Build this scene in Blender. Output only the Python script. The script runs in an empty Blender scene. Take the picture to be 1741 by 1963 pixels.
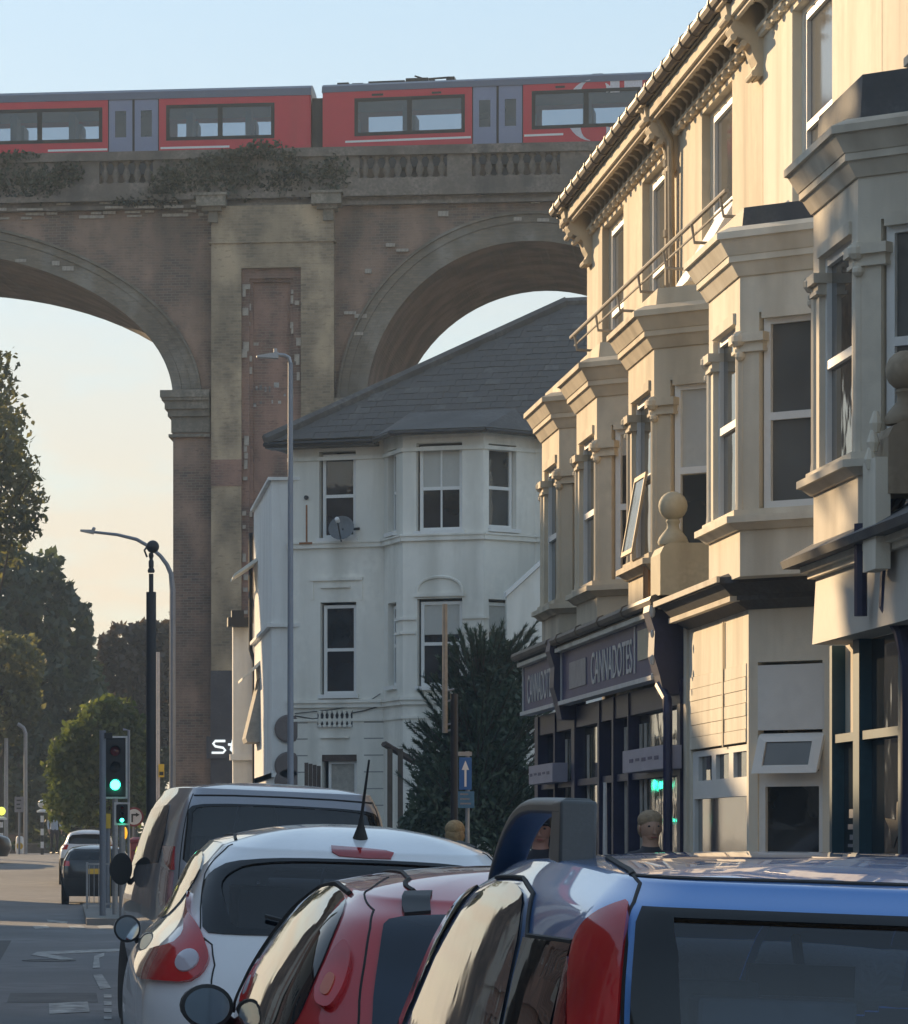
import bpy, bmesh, math, random
from mathutils import Vector, Matrix, geometry, noise
rnd = random.Random(7)
C = bpy.context.scene.collection
SC = bpy.context.scene
R = math.radians

# ------------------------------------------------------------------ camera, sky, sun, exposure
FL, VU, VV, CZ = 7500.0, 130.0, 1612.0, 1.6        # long lens: pixels of focal length, vanishing point of the street, eye height
cam = bpy.data.objects.new('camera', bpy.data.cameras.new('camera'))
C.objects.link(cam); SC.camera = cam
cam.location = (0, 0, CZ); cam.rotation_euler = (R(90), 0, 0)
cam.data.sensor_width = 36; cam.data.lens = 36 * FL / 1963
cam.data.shift_x = (870.5 - VU) / 1963; cam.data.shift_y = (VV - 981.5) / 1963
cam.data.clip_start = 0.1; cam.data.clip_end = 3000

SUN_AZ, SUN_EL = R(-27), R(15)                     # low sun, left of the street and ahead
sun_dir = Vector((math.sin(SUN_AZ) * math.cos(SUN_EL), math.cos(SUN_AZ) * math.cos(SUN_EL), math.sin(SUN_EL)))
W = bpy.data.worlds.new('World'); SC.world = W; W.use_nodes = True
wn, wl = W.node_tree.nodes, W.node_tree.links
sky = wn.new('ShaderNodeTexSky'); sky.sky_type = 'NISHITA'; sky.sun_disc = False
sky.sun_elevation = SUN_EL; sky.sun_rotation = SUN_AZ; sky.air_density = 1.0; sky.dust_density = 0.3; sky.ozone_density = 1.5
tc = wn.new('ShaderNodeTexCoord'); mp = wn.new('ShaderNodeMapping'); mp.inputs['Scale'].default_value = (12.0, 3.0, 40.0); mp.inputs['Location'].default_value = (0.4, 1.7, 2.3)
ns = wn.new('ShaderNodeTexNoise'); ns.inputs['Scale'].default_value = 1.6; ns.inputs['Detail'].default_value = 5; ns.inputs['Roughness'].default_value = .55
cr = wn.new('ShaderNodeValToRGB'); cr.color_ramp.elements[0].position = .42; cr.color_ramp.elements[1].position = .60
cr.color_ramp.elements[0].color = (0, 0, 0, 1); cr.color_ramp.elements[1].color = (.8, .8, .8, 1)
sx = wn.new('ShaderNodeSeparateXYZ'); mr = wn.new('ShaderNodeMapRange')   # thin cloud low in the sky only
mr.inputs['From Min'].default_value = .02; mr.inputs['From Max'].default_value = .15; mr.inputs['To Min'].default_value = 1; mr.inputs['To Max'].default_value = 0
ml = wn.new('ShaderNodeMath'); ml.operation = 'MULTIPLY'
mx = wn.new('ShaderNodeMix'); mx.data_type = 'RGBA'; mx.inputs[7].default_value = (5.2, 3.9, 2.7, 1)
wl.new(tc.outputs['Generated'], mp.inputs[0]); wl.new(mp.outputs[0], ns.inputs['Vector']); wl.new(ns.outputs['Fac'], cr.inputs[0])
wl.new(tc.outputs['Generated'], sx.inputs[0]); wl.new(sx.outputs['Z'], mr.inputs['Value'])
wl.new(cr.outputs[0], ml.inputs[0]); wl.new(mr.outputs[0], ml.inputs[1])
ve = wn.new('ShaderNodeMix'); ve.data_type = 'RGBA'; vc = wn.new('ShaderNodeValToRGB'); vc.color_ramp.elements[0].position = .03; vc.color_ramp.elements[0].color = (.39, .345, .28, 1); vc.color_ramp.elements[1].position = .9; vc.color_ramp.elements[1].color = (.35, .47, .60, 1)
for p_, c_ in ((.08, (.40, .395, .36)), (.13, (.37, .41, .425)), (.21, (.31, .40, .475))): e_ = vc.color_ramp.elements.new(p_); e_.color = (*c_, 1)
vx = wn.new('ShaderNodeMix'); vx.data_type = 'RGBA'; vx.blend_type = 'MULTIPLY'; vx.inputs[0].default_value = 1; vx.inputs[7].default_value = (8.4, 8.4, 8.4, 1)
wl.new(vc.outputs[0], vx.inputs[6]); wl.new(vx.outputs[2], ve.inputs[7])   # pale veil added over the whole sky to brighten the shade, thinner overhead
vr = wn.new('ShaderNodeMapRange'); vr.inputs['From Min'].default_value = 0; vr.inputs['From Max'].default_value = .8; vr.inputs['To Min'].default_value = .84; vr.inputs['To Max'].default_value = .40
wl.new(sx.outputs['Z'], vc.inputs[0]); wl.new(sky.outputs[0], ve.inputs[6]); wl.new(sx.outputs['Z'], vr.inputs['Value']); wl.new(vr.outputs[0], ve.inputs[0])
wl.new(ml.outputs[0], mx.inputs[0]); wl.new(ve.outputs[2], mx.inputs[6]); wl.new(mx.outputs[2], wn['Background'].inputs[0])
wn['Background'].inputs[1].default_value = 0.10
sl = bpy.data.lights.new('sun', 'SUN'); sl.energy = 3.8; sl.angle = R(0.5); sl.color = (1.0, .71, .40)
so = bpy.data.objects.new('sun', sl); C.objects.link(so); so.rotation_euler = sun_dir.to_track_quat('Z', 'Y').to_euler(); so.location = (-30, 60, 40)
vs = SC.view_settings
vs.view_transform = 'Standard'; vs.look = 'None'; vs.gamma = 1; vs.exposure = 1.0; vs.use_curve_mapping = False
SC.cycles.use_denoising = True
SC.cycles.max_bounces = 6; SC.cycles.transparent_max_bounces = 12; SC.cycles.caustics_reflective = False; SC.cycles.caustics_refractive = False

# ------------------------------------------------------------------ helpers
WM = {}
def px(u, v, Y):                                     # a point of the place, from its direction and its distance down the street
    return Vector(((u - VU) * Y / FL, Y, CZ + (VV - v) * Y / FL))
def tag(o, label=None, cat=None, group=None, kind=None):
    if label: o['label'] = label
    if cat: o['category'] = cat
    if group: o['group'] = group
    if kind: o['kind'] = kind
    return o
def thing(name, label, cat, loc=(0, 0, 0), rotz=0, group=None, rot=None):
    o = bpy.data.objects.new(name, None); C.objects.link(o); o.empty_display_size = .3
    o.location = loc; o.rotation_euler = rot if rot else (0, 0, rotz)
    WM[o] = Matrix.LocRotScale(Vector(loc), o.rotation_euler, None)
    return tag(o, label, cat, group)
def wm(o):
    return WM.get(o, Matrix.Identity(4))
class Fr:                                            # a wall's frame: a along, o outwards, z up
    def __init__(s, o, d, n): s.o, s.d, s.n = Vector(o), Vector(d).normalized(), Vector(n).normalized()
    def __call__(s, a, o, z): return s.o + s.d * a + s.n * o + Vector((0, 0, z))
class MB:
    def __init__(s): s.v, s.f, s.m, s.mi = [], [], [], 0
    def add(s, vs, fs):
        b = len(s.v); s.v += [tuple(p) for p in vs]
        for f in fs: s.f.append([b + i for i in f]); s.m.append(s.mi)
        return s
    def hexa(s, p):                                  # 8 points: bottom 4 then top 4
        return s.add(p, [(0, 3, 2, 1), (4, 5, 6, 7), (0, 1, 5, 4), (1, 2, 6, 5), (2, 3, 7, 6), (3, 0, 4, 7)])
    def box(s, x0, x1, y0, y1, z0, z1):
        return s.hexa([(x0, y0, z0), (x1, y0, z0), (x1, y1, z0), (x0, y1, z0), (x0, y0, z1), (x1, y0, z1), (x1, y1, z1), (x0, y1, z1)])
    def fbox(s, F, a0, a1, o0, o1, z0, z1):
        return s.hexa([F(a0, o0, z0), F(a1, o0, z0), F(a1, o1, z0), F(a0, o1, z0), F(a0, o0, z1), F(a1, o0, z1), F(a1, o1, z1), F(a0, o1, z1)])
    def prism(s, poly, z0, z1):
        n = len(poly)
        return s.add([(x, y, z0) for x, y in poly] + [(x, y, z1) for x, y in poly],
                     [tuple(range(n))[::-1], tuple(range(n, 2 * n))] + [(i, (i + 1) % n, n + (i + 1) % n, n + i) for i in range(n)])
    def frus(s, pa, pb, z0, z1):                     # different polygons below and above
        n = len(pa)
        return s.add([(x, y, z0) for x, y in pa] + [(x, y, z1) for x, y in pb],
                     [tuple(range(n))[::-1], tuple(range(n, 2 * n))] + [(i, (i + 1) % n, n + (i + 1) % n, n + i) for i in range(n)])
    def ext(s, pts, vec):                            # planar 3D polygon pushed along vec
        n = len(pts); vec = Vector(vec); P = [Vector(p) for p in pts]
        return s.add(P + [p + vec for p in P], [tuple(range(n))[::-1], tuple(range(n, 2 * n))] + [(i, (i + 1) % n, n + (i + 1) % n, n + i) for i in range(n)])
    def tube(s, pts, r, n=8, cap=True):
        P = [Vector(p) for p in pts]; k = len(P); rs = r if isinstance(r, (list, tuple)) else [r] * k
        vs = []; up = None
        for i in range(k):
            t = (P[min(i + 1, k - 1)] - P[max(i - 1, 0)]).normalized()
            if up is None: up = t.orthogonal().normalized()
            else: up = (up - t * up.dot(t)).normalized()
            w = t.cross(up)
            vs += [P[i] + (up * math.cos(2 * math.pi * j / n) + w * math.sin(2 * math.pi * j / n)) * rs[i] for j in range(n)]
        fs = [(i * n + j, i * n + (j + 1) % n, (i + 1) * n + (j + 1) % n, (i + 1) * n + j) for i in range(k - 1) for j in range(n)]
        if cap: fs += [tuple(range(n))[::-1], tuple(range((k - 1) * n, k * n))]
        return s.add(vs, fs)
    def lathe(s, c, prof, n=16, ax=None):
        c = Vector(c); q = Vector(ax).to_track_quat('Z', 'Y') if ax else None; vs = []
        for r, z in prof:
            for j in range(n):
                p = Vector((r * math.cos(2 * math.pi * j / n), r * math.sin(2 * math.pi * j / n), z))
                vs.append(c + (q @ p if q else p))
        k = len(prof)
        fs = [(i * n + j, i * n + (j + 1) % n, (i + 1) * n + (j + 1) % n, (i + 1) * n + j) for i in range(k - 1) for j in range(n)]
        fs += [tuple(range(n))[::-1], tuple(range((k - 1) * n, k * n))]
        return s.add(vs, fs)
    def ball(s, c, r, n=16, sc=(1, 1, 1)):
        c = Vector(c); vs = []; k = n // 2
        for i in range(1, k):
            a = math.pi * i / k
            for j in range(n):
                b = 2 * math.pi * j / n
                vs.append((c.x + r * sc[0] * math.sin(a) * math.cos(b), c.y + r * sc[1] * math.sin(a) * math.sin(b), c.z + r * sc[2] * math.cos(a)))
        t = len(vs); vs += [(c.x, c.y, c.z + r * sc[2]), (c.x, c.y, c.z - r * sc[2])]
        fs = [(i * n + j, i * n + (j + 1) % n, (i + 1) * n + (j + 1) % n, (i + 1) * n + j) for i in range(k - 2) for j in range(n)]
        fs += [(t, (j + 1) % n, j) for j in range(n)] + [(t + 1, (k - 2) * n + j, (k - 2) * n + (j + 1) % n) for j in range(n)]
        return s.add(vs, fs)
    def wall(s, F, a0, a1, z0, z1, o0, o1, holes):   # wall slab with rectangular openings (a0,a1,z0,z1)
        A = sorted({a0, a1, *[h[0] for h in holes], *[h[1] for h in holes]}); Z = sorted({z0, z1, *[h[2] for h in holes], *[h[3] for h in holes]})
        A = [a for a in A if a0 <= a <= a1]; Z = [z for z in Z if z0 <= z <= z1]
        ia = {}; 
        solid = lambda i, j: 0 <= i < len(A) - 1 and 0 <= j < len(Z) - 1 and not any(h[0] < (A[i] + A[i + 1]) / 2 < h[1] and h[2] < (Z[j] + Z[j + 1]) / 2 < h[3] for h in holes)
        def q(pts):
            s.add(pts, [tuple(range(len(pts)))])
        for i in range(len(A) - 1):
            for j in range(len(Z) - 1):
                if not solid(i, j): continue
                b0, b1, c0, c1 = A[i], A[i + 1], Z[j], Z[j + 1]
                q([F(b0, o1, c0), F(b1, o1, c0), F(b1, o1, c1), F(b0, o1, c1)]); q([F(b0, o0, c1), F(b1, o0, c1), F(b1, o0, c0), F(b0, o0, c0)])
                if not solid(i - 1, j): q([F(b0, o0, c0), F(b0, o1, c0), F(b0, o1, c1), F(b0, o0, c1)])
                if not solid(i + 1, j): q([F(b1, o1, c0), F(b1, o0, c0), F(b1, o0, c1), F(b1, o1, c1)])
                if not solid(i, j - 1): q([F(b0, o0, c0), F(b1, o0, c0), F(b1, o1, c0), F(b0, o1, c0)])
                if not solid(i, j + 1): q([F(b0, o1, c1), F(b1, o1, c1), F(b1, o0, c1), F(b0, o0, c1)])
        return s
    def obj(s, name, mats, parent=None, smooth=False, local=False, bevel=0, weld=False, ang=40):
        me = bpy.data.meshes.new(name)
        M = None if (parent is None or local) else wm(parent).inverted()
        me.from_pydata([tuple(M @ Vector(p)) for p in s.v] if M else s.v, [], s.f)
        for m in (mats if isinstance(mats, (list, tuple)) else [mats]): me.materials.append(m)
        if any(s.m): me.polygons.foreach_set('material_index', s.m)
        bm = bmesh.new(); bm.from_mesh(me)
        if weld: bmesh.ops.remove_doubles(bm, verts=bm.verts, dist=.0005)
        bmesh.ops.recalc_face_normals(bm, faces=bm.faces)
        bm.to_mesh(me); bm.free()
        if smooth:
            me.polygons.foreach_set('use_smooth', [True] * len(me.polygons))
            if ang < 180: me.set_sharp_from_angle(angle=R(ang))
        o = bpy.data.objects.new(name, me); C.objects.link(o)
        if parent is not None: o.parent = parent; WM[o] = wm(parent)
        if bevel:
            b = o.modifiers.new('bevel', 'BEVEL'); b.width = bevel; b.segments = 2; b.limit_method = 'ANGLE'; b.angle_limit = R(40)
        return o
def inst(name, mesh, parent, loc, rot=(0, 0, 0), sc=(1, 1, 1)):   # one more piece sharing a mesh
    o = bpy.data.objects.new(name, mesh); C.objects.link(o); o.parent = parent; o.location = loc; o.rotation_euler = rot; o.scale = sc
    return o
def copy_tree(o, parent=None):
    c = o.copy(); C.objects.link(c); c.parent = parent; WM[c] = wm(o)
    for ch in list(o.children): copy_tree(ch, c)
    return c

# ------------------------------------------------------------------ materials
def nodes(name):
    m = bpy.data.materials.new(name); m.use_nodes = True
    return m, m.node_tree.nodes, m.node_tree.links, m.node_tree.nodes['Principled BSDF']
def mix(nt, l, fac, a, b, mode='MIX'):
    x = nt.new('ShaderNodeMix'); x.data_type = 'RGBA'; x.blend_type = mode
    for sock, val in ((0, fac), (6, a), (7, b)):
        if isinstance(val, (int, float)): x.inputs[sock].default_value = val
        elif isinstance(val, tuple): x.inputs[sock].default_value = (*val, 1) if len(val) == 3 else val
        else: l.new(val, x.inputs[sock])
    return x.outputs[2]
def noisef(nt, l, scale, detail=4, stretch=(1, 1, 1), lo=.35, hi=.65, coord='Object'):
    t = nt.new('ShaderNodeTexCoord'); mp = nt.new('ShaderNodeMapping'); mp.inputs['Scale'].default_value = stretch
    n = nt.new('ShaderNodeTexNoise'); n.inputs['Scale'].default_value = scale; n.inputs['Detail'].default_value = detail
    r = nt.new('ShaderNodeMapRange'); r.inputs['From Min'].default_value = lo; r.inputs['From Max'].default_value = hi
    l.new(t.outputs[coord], mp.inputs[0]); l.new(mp.outputs[0], n.inputs['Vector']); l.new(n.outputs['Fac'], r.inputs['Value'])
    return r.outputs[0]
def mat(name, c, rough=.7, metal=0.0, vary=.15, scale=2.0, stain=None, stainamt=.5, bump=0, bscale=60, coat=0, spec=.5, sstretch=(1, 1, .15), sscale=2.2, slo=.52, shi=.75):
    m, nt, l, b = nodes(name)
    b.inputs['Roughness'].default_value = rough; b.inputs['Metallic'].default_value = metal
    b.inputs['Coat Weight'].default_value = coat; b.inputs['Coat Roughness'].default_value = .03; b.inputs['Specular IOR Level'].default_value = spec
    col = mix(nt, l, noisef(nt, l, scale), tuple(x * (1 - vary) for x in c), tuple(min(1, x * (1 + vary)) for x in c))
    col = mix(nt, l, noisef(nt, l, scale * 9, 3), col, tuple(x * (1 - vary * .6) for x in c)) if vary else col
    if stain:
        f = noisef(nt, l, sscale, 6, sstretch, slo, shi)
        k = nt.new('ShaderNodeMath'); k.operation = 'MULTIPLY'; k.inputs[1].default_value = stainamt; l.new(f, k.inputs[0])
        col = mix(nt, l, k.outputs[0], col, stain)
    l.new(col, b.inputs['Base Color'])
    if bump:
        bp = nt.new('ShaderNodeBump'); bp.inputs['Strength'].default_value = bump; bp.inputs['Distance'].default_value = .02
        l.new(noisef(nt, l, bscale, 4, lo=0, hi=1), bp.inputs['Height']); l.new(bp.outputs[0], b.inputs['Normal'])
    return m
def brick(name, c1, c2, mortar, stain, stainamt=.6, bw=.225, bh=.075, pale=None):
    m, nt, l, b = nodes(name); b.inputs['Roughness'].default_value = .9; b.inputs['Specular IOR Level'].default_value = .2
    t = nt.new('ShaderNodeTexCoord'); s = nt.new('ShaderNodeSeparateXYZ'); a = nt.new('ShaderNodeMath'); k = nt.new('ShaderNodeCombineXYZ')
    l.new(t.outputs['Object'], s.inputs[0]); l.new(s.outputs['X'], a.inputs[0]); l.new(s.outputs['Y'], a.inputs[1])
    l.new(a.outputs[0], k.inputs['X']); l.new(s.outputs['Z'], k.inputs['Y'])
    br = nt.new('ShaderNodeTexBrick'); br.inputs['Scale'].default_value = 1; br.inputs['Brick Width'].default_value = bw; br.inputs['Row Height'].default_value = bh
    br.inputs['Mortar Size'].default_value = .008; br.inputs['Mortar Smooth'].default_value = .3
    br.inputs['Color1'].default_value = (*c1, 1); br.inputs['Color2'].default_value = (*c2, 1); br.inputs['Mortar'].default_value = (*mortar, 1)
    l.new(k.outputs[0], br.inputs['Vector'])
    col = br.outputs['Color']
    col = mix(nt, l, noisef(nt, l, 1.1, 6, (1, 1, .6), .42, .62), col, tuple(x * 1.55 for x in c1), 'MIX') if pale is None else mix(nt, l, noisef(nt, l, .9, 7, (1, 1, .8), .5, .72), col, pale)
    f = noisef(nt, l, .55, 8, (1, 1, .35), .45, .7); q = nt.new('ShaderNodeMath'); q.operation = 'MULTIPLY'; q.inputs[1].default_value = stainamt; l.new(f, q.inputs[0])
    col = mix(nt, l, q.outputs[0], col, stain)
    f2 = noisef(nt, l, 5.0, 5, (1, 1, 2.6), .60, .68); q2 = nt.new('ShaderNodeMath'); q2.operation = 'MULTIPLY'; q2.inputs[1].default_value = .4; l.new(f2, q2.inputs[0])
    col = mix(nt, l, q2.outputs[0], col, tuple(x * .45 for x in c1))
    l.new(col, b.inputs['Base Color'])
    bp = nt.new('ShaderNodeBump'); bp.inputs['Strength'].default_value = .5; bp.inputs['Distance'].default_value = .012
    l.new(br.outputs['Fac'], bp.inputs['Height']); bp.invert = True; l.new(bp.outputs[0], b.inputs['Normal'])
    return m
def emit(name, c, s):
    m, nt, l, b = nodes(name); b.inputs['Emission Color'].default_value = (*c, 1); b.inputs['Emission Strength'].default_value = s; b.inputs['Base Color'].default_value = (*c, 1)
    return m
def glassy(name, c, rough=.03, wob=.0, vary=.4):     # window glass before a dark room
    m, nt, l, b = nodes(name); b.inputs['Roughness'].default_value = rough; b.inputs['Specular IOR Level'].default_value = .8
    l.new(mix(nt, l, noisef(nt, l, 1.3, 3), tuple(x * (1 - vary) for x in c), tuple(x * (1 + vary) for x in c)), b.inputs['Base Color'])
    if wob:
        bp = nt.new('ShaderNodeBump'); bp.inputs['Strength'].default_value = wob; bp.inputs['Distance'].default_value = .03
        l.new(noisef(nt, l, 2.2, 2, lo=0, hi=1), bp.inputs['Height']); l.new(bp.outputs[0], b.inputs['Normal'])
    return m
def clear(name, tint, refl=.12, rough=.02):          # glass one sees through
    m, nt, l, b = nodes(name); nt.remove(b); o = nt['Material Output']
    t = nt.new('ShaderNodeBsdfTransparent'); t.inputs[0].default_value = (*tint, 1); g = nt.new('ShaderNodeBsdfGlossy'); g.inputs['Roughness'].default_value = rough
    f = nt.new('ShaderNodeFresnel'); f.inputs['IOR'].default_value = 1.5; a = nt.new('ShaderNodeMath'); a.use_clamp = True; a.inputs[1].default_value = refl; l.new(f.outputs[0], a.inputs[0])
    x = nt.new('ShaderNodeMixShader'); l.new(a.outputs[0], x.inputs[0]); l.new(t.outputs[0], x.inputs[1]); l.new(g.outputs[0], x.inputs[2]); l.new(x.outputs[0], o.inputs[0])
    return m
def leafmat(name, c1, c2, trans=.45):
    m, nt, l, b = nodes(name); nt.remove(b); o = nt['Material Output']
    g = nt.new('ShaderNodeNewGeometry'); col = mix(nt, l, g.outputs['Random Per Island'], c1, c2)
    col = mix(nt, l, noisef(nt, l, .5, 3), col, tuple(x * .6 for x in c1))
    d = nt.new('ShaderNodeBsdfDiffuse'); t = nt.new('ShaderNodeBsdfTranslucent'); x = nt.new('ShaderNodeMixShader'); x.inputs[0].default_value = trans
    l.new(col, d.inputs[0]); l.new(mix(nt, l, 1.0, col, (1.0, .9, .45), 'MULTIPLY'), t.inputs[0]); l.new(d.outputs[0], x.inputs[1]); l.new(t.outputs[0], x.inputs[2])
    gl = nt.new('ShaderNodeBsdfGlossy'); gl.inputs['Roughness'].default_value = .45; y = nt.new('ShaderNodeMixShader'); y.inputs[0].default_value = .04
    l.new(x.outputs[0], y.inputs[1]); l.new(gl.outputs[0], y.inputs[2]); l.new(y.outputs[0], o.inputs[0])
    return m
M = {}
M['asphalt'] = mat('asphalt', (.19, .19, .196), .82, vary=.25, scale=.25, stain=(.12, .12, .125), stainamt=.6, sstretch=(1, .2, 1), sscale=.5, bump=.5, bscale=90)
M['paving'] = mat('paving', (.24, .23, .22), .85, vary=.2, scale=1.2, bump=.2)
M['kerb'] = mat('kerb', (.26, .25, .24), .85, vary=.2)
M['white_line'] = mat('white_line', (.42, .42, .41), .7, vary=.3, scale=3, stain=(.1, .1, .1), stainamt=.9, sstretch=(1, 1, 1), sscale=5, slo=.45, shi=.62)
M['brown_brick'] = brick('brown_brick', (.215, .152, .118), (.125, .100, .088), (.24, .21, .18), (.07, .064, .058), .75)
M['buff_brick'] = brick('buff_brick', (.33, .265, .185), (.20, .165, .12), (.30, .26, .21), (.11, .10, .08), .6)
M['red_brick'] = brick('red_brick', (.23, .145, .115), (.14, .10, .088), (.25, .21, .18), (.085, .072, .066), .55)
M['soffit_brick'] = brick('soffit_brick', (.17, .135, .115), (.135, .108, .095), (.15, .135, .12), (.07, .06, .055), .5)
M['ring_brick'] = brick('ring_brick', (.235, .20, .155), (.175, .15, .12), (.18, .165, .14), (.075, .072, .066), .75, pale=(.30, .29, .26))
M['old_stone'] = mat('old_stone', (.225, .205, .17), .9, vary=.4, scale=1.5, stain=(.06, .06, .055), stainamt=.8, sscale=1.4)
M['parapet_stone'] = mat('parapet_stone', (.19, .165, .142), .9, vary=.4, scale=1.2, stain=(.055, .055, .055), stainamt=.8, sscale=1.4)
M['pale_brick'] = mat('pale_brick', (.36, .33, .29), .85, vary=.35, scale=6)
M['dark_paint'] = mat('dark_paint', (.075, .072, .08), .7, vary=.2)
M['train_red'] = mat('train_red', (.52, .014, .034), .35, vary=.05, coat=.15, stain=(.25, .03, .03), stainamt=.35)
M['train_grey'] = mat('train_grey', (.12, .13, .17), .45, vary=.06)
M['door_grey'] = mat('door_grey', (.22, .25, .36), .45, vary=.06)
M['black'] = mat('black', (.018, .018, .02), .5, vary=.2)
M['rubber'] = mat('rubber', (.02, .02, .02), .75, vary=.2)
M['white'] = mat('white', (.74, .74, .74), .5, vary=.04)
M['train_glass'] = clear('train_glass', (.55, .6, .66), .04)
M['train_interior'] = mat('train_interior', (.20, .20, .22), .6)
M['stucco_white'] = mat('stucco_white', (.84, .82, .75), .85, vary=.07, scale=.8, stain=(.42, .41, .35), stainamt=.6, bump=.12, sscale=1.6, slo=.44, shi=.72)
M['stucco_cool'] = mat('stucco_cool', (.74, .74, .72), .85, vary=.06, scale=.8, stain=(.38, .38, .36), stainamt=.5, bump=.12)
M['stucco_yellow'] = mat('stucco_yellow', (.66, .57, .43), .85, vary=.10, scale=.7, stain=(.30, .25, .18), stainamt=.75, bump=.15, sscale=1.8, slo=.44, shi=.72)
M['stucco_cream'] = mat('stucco_cream', (.78, .72, .60), .85, vary=.07, scale=.7, stain=(.42, .36, .27), stainamt=.6, bump=.12, slo=.44, shi=.72)
M['stucco_grey'] = mat('stucco_grey', (.66, .595, .49), .85, vary=.08, scale=.7, stain=(.36, .31, .25), stainamt=.7, bump=.12, slo=.44, shi=.72)
M['frame'] = mat('frame', (.78, .78, .76), .45, vary=.04)
M['timber'] = mat('timber', (.42, .33, .22), .7, vary=.2)
M['lead'] = mat('lead', (.075, .078, .085), .7, vary=.3, scale=3, stain=(.14, .13, .11), stainamt=.5)
M['slate'] = mat('slate', (.10, .092, .086), .75, vary=.4, scale=1.1, stain=(.12, .115, .105), stainamt=.6, sscale=.9, sstretch=(1, 1, 1), bump=.2)
M['gutter'] = mat('gutter', (.15, .12, .09), .6, vary=.3)
M['glass'] = glassy('glass', (.026, .030, .034), .03, .08)
M['glass_grey'] = glassy('glass_grey', (.11, .112, .11), .08, .05, .15)
M['blind'] = mat('blind', (.50, .50, .47), .8, vary=.06)
M['curtain'] = mat('curtain', (.40, .38, .34), .9, vary=.25, scale=8)
M['navy'] = mat('navy', (.020, .025, .075), .45, vary=.25)
M['sign_navy'] = mat('sign_navy', (.04, .042, .14), .5, vary=.25, scale=1.2)
M['sign_white'] = mat('sign_white', (.58, .57, .56), .5, vary=.12, scale=6)
M['teal'] = mat('teal', (.022, .075, .105), .45, vary=.2)
M['rust'] = mat('rust', (.28, .12, .05), .9, vary=.3)
M['pole_grey'] = mat('pole_grey', (.20, .22, .26), .45, metal=.3, vary=.1)
M['pole_black'] = mat('pole_black', (.02, .02, .024), .5, vary=.2)
M['steel'] = mat('steel', (.34, .35, .37), .45, metal=.6, vary=.15)
M['yellow'] = mat('yellow', (.70, .46, .05), .6, vary=.1)
M['amber'] = emit('amber', (.95, .42, .02), .6)
M['green_lamp'] = emit('green_lamp', (.03, 1.0, .55), 9.0)
M['green_halo'] = mat('green_halo', (.02, .20, .12), .4)
M['red_dark'] = mat('red_dark', (.25, .02, .03), .4)
M['sign_blue'] = mat('sign_blue', (.025, .12, .36), .4, vary=.05)
M['wood'] = mat('wood', (.10, .07, .055), .8, vary=.35, scale=4)
M['bark'] = mat('bark', (.07, .055, .04), .9, vary=.4, scale=5, bump=.6)
M['mast'] = mat('mast', (.30, .28, .25), .8, vary=.25)
M['bark_brown'] = mat('bark_brown', (.13, .10, .075), .9, vary=.3, scale=5, bump=.4)
# ------------------------------------------------------------------ ground, road, pavements
def gz(Y): 
    t = max(0, min(1, (Y - 95) / 55)); return 1.1 * t * t * (3 - 2 * t)
YS = [-60, 0, 20, 40, 60, 80, 95] + [95 + 5 * i for i in range(1, 12)] + [160, 200, 260, 400, 900]
def sheet(name, x0, x1, ys, dz, m, kind='structure', kb=0):
    b = MB()
    for i, y in enumerate(ys):
        b.v += [(x0 if not callable(x0) else x0(y), y, gz(y) + dz), (x1 if not callable(x1) else x1(y), y, gz(y) + dz)]
        if i: b.f.append([2 * i - 2, 2 * i - 1, 2 * i + 1, 2 * i]); b.m.append(0)
    o = b.obj(name, m); tag(o, kind=kind); return o
sheet('ground', -600, 600, YS, 0, mat('earth', (.075, .07, .055), .95, vary=.3, scale=.4))
sheet('road', -7.2, 3.15, [y for y in YS if y <= 260], .006, M['asphalt'])
sheet('road', -60, -7.25, [122, 125, 130, 135, 140, 145, 150], .006, M['asphalt'])
def slab(name, x0, x1, y0, y1, h=.12, m='paving'):
    o = MB().box(x0, x1, y0, y1, -.05, h).obj(name, M[m]); tag(o, kind='structure'); return o
slab('pavement', 3.33, 30, -20, 60); slab('pavement', 3.33, 40, 60.01, 108, .12)
slab('pavement', -11, -7.35, -20, 118)
for x0, y0, y1 in ((3.18, -20, 108), (-7.33, -20, 118)):
    t = tag(thing('kerb', None, None, (x0, y0, 0)), kind='structure')
    for k in range(int((y1 - y0) / .92)):
        if k == 0: ks = MB().box(0, .14, 0, .905, -.03, .125).obj('kerb_stone', M['kerb'], t, local=True); km = ks.data
        elif y0 + k * .92 > 30 and k < 120: inst('kerb_stone', km, t, (0, k * .92, rnd.uniform(-.004, .004)))
# traffic island under the signals, its kerb
slab('traffic_island', .35, 2.3, 74.0, 92, .13)
sheet('road_patch', -2.6, -.9, [48, 55, 62.5], .009, mat('tar_patch', (.085, .084, .086), .8, vary=.3, bump=.4, bscale=80))
sheet('road_patch', -.6, .3, [38.5, 41], .009, mat('tar_patch_pale', (.12, .118, .118), .8, vary=.3, bump=.4, bscale=80))
mh = thing('manhole_cover', 'round iron manhole cover set in the road left of the queue', 'manhole cover', (-.25, 52, 0))
MB().lathe((-.25, 52, .0), [(.36, 0), (.36, .014), (.30, .016), (.30, .012), (.0, .012)], 28).obj('cover', mat('iron', (.05, .048, .046), .6, metal=.5, vary=.3), mh)
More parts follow.
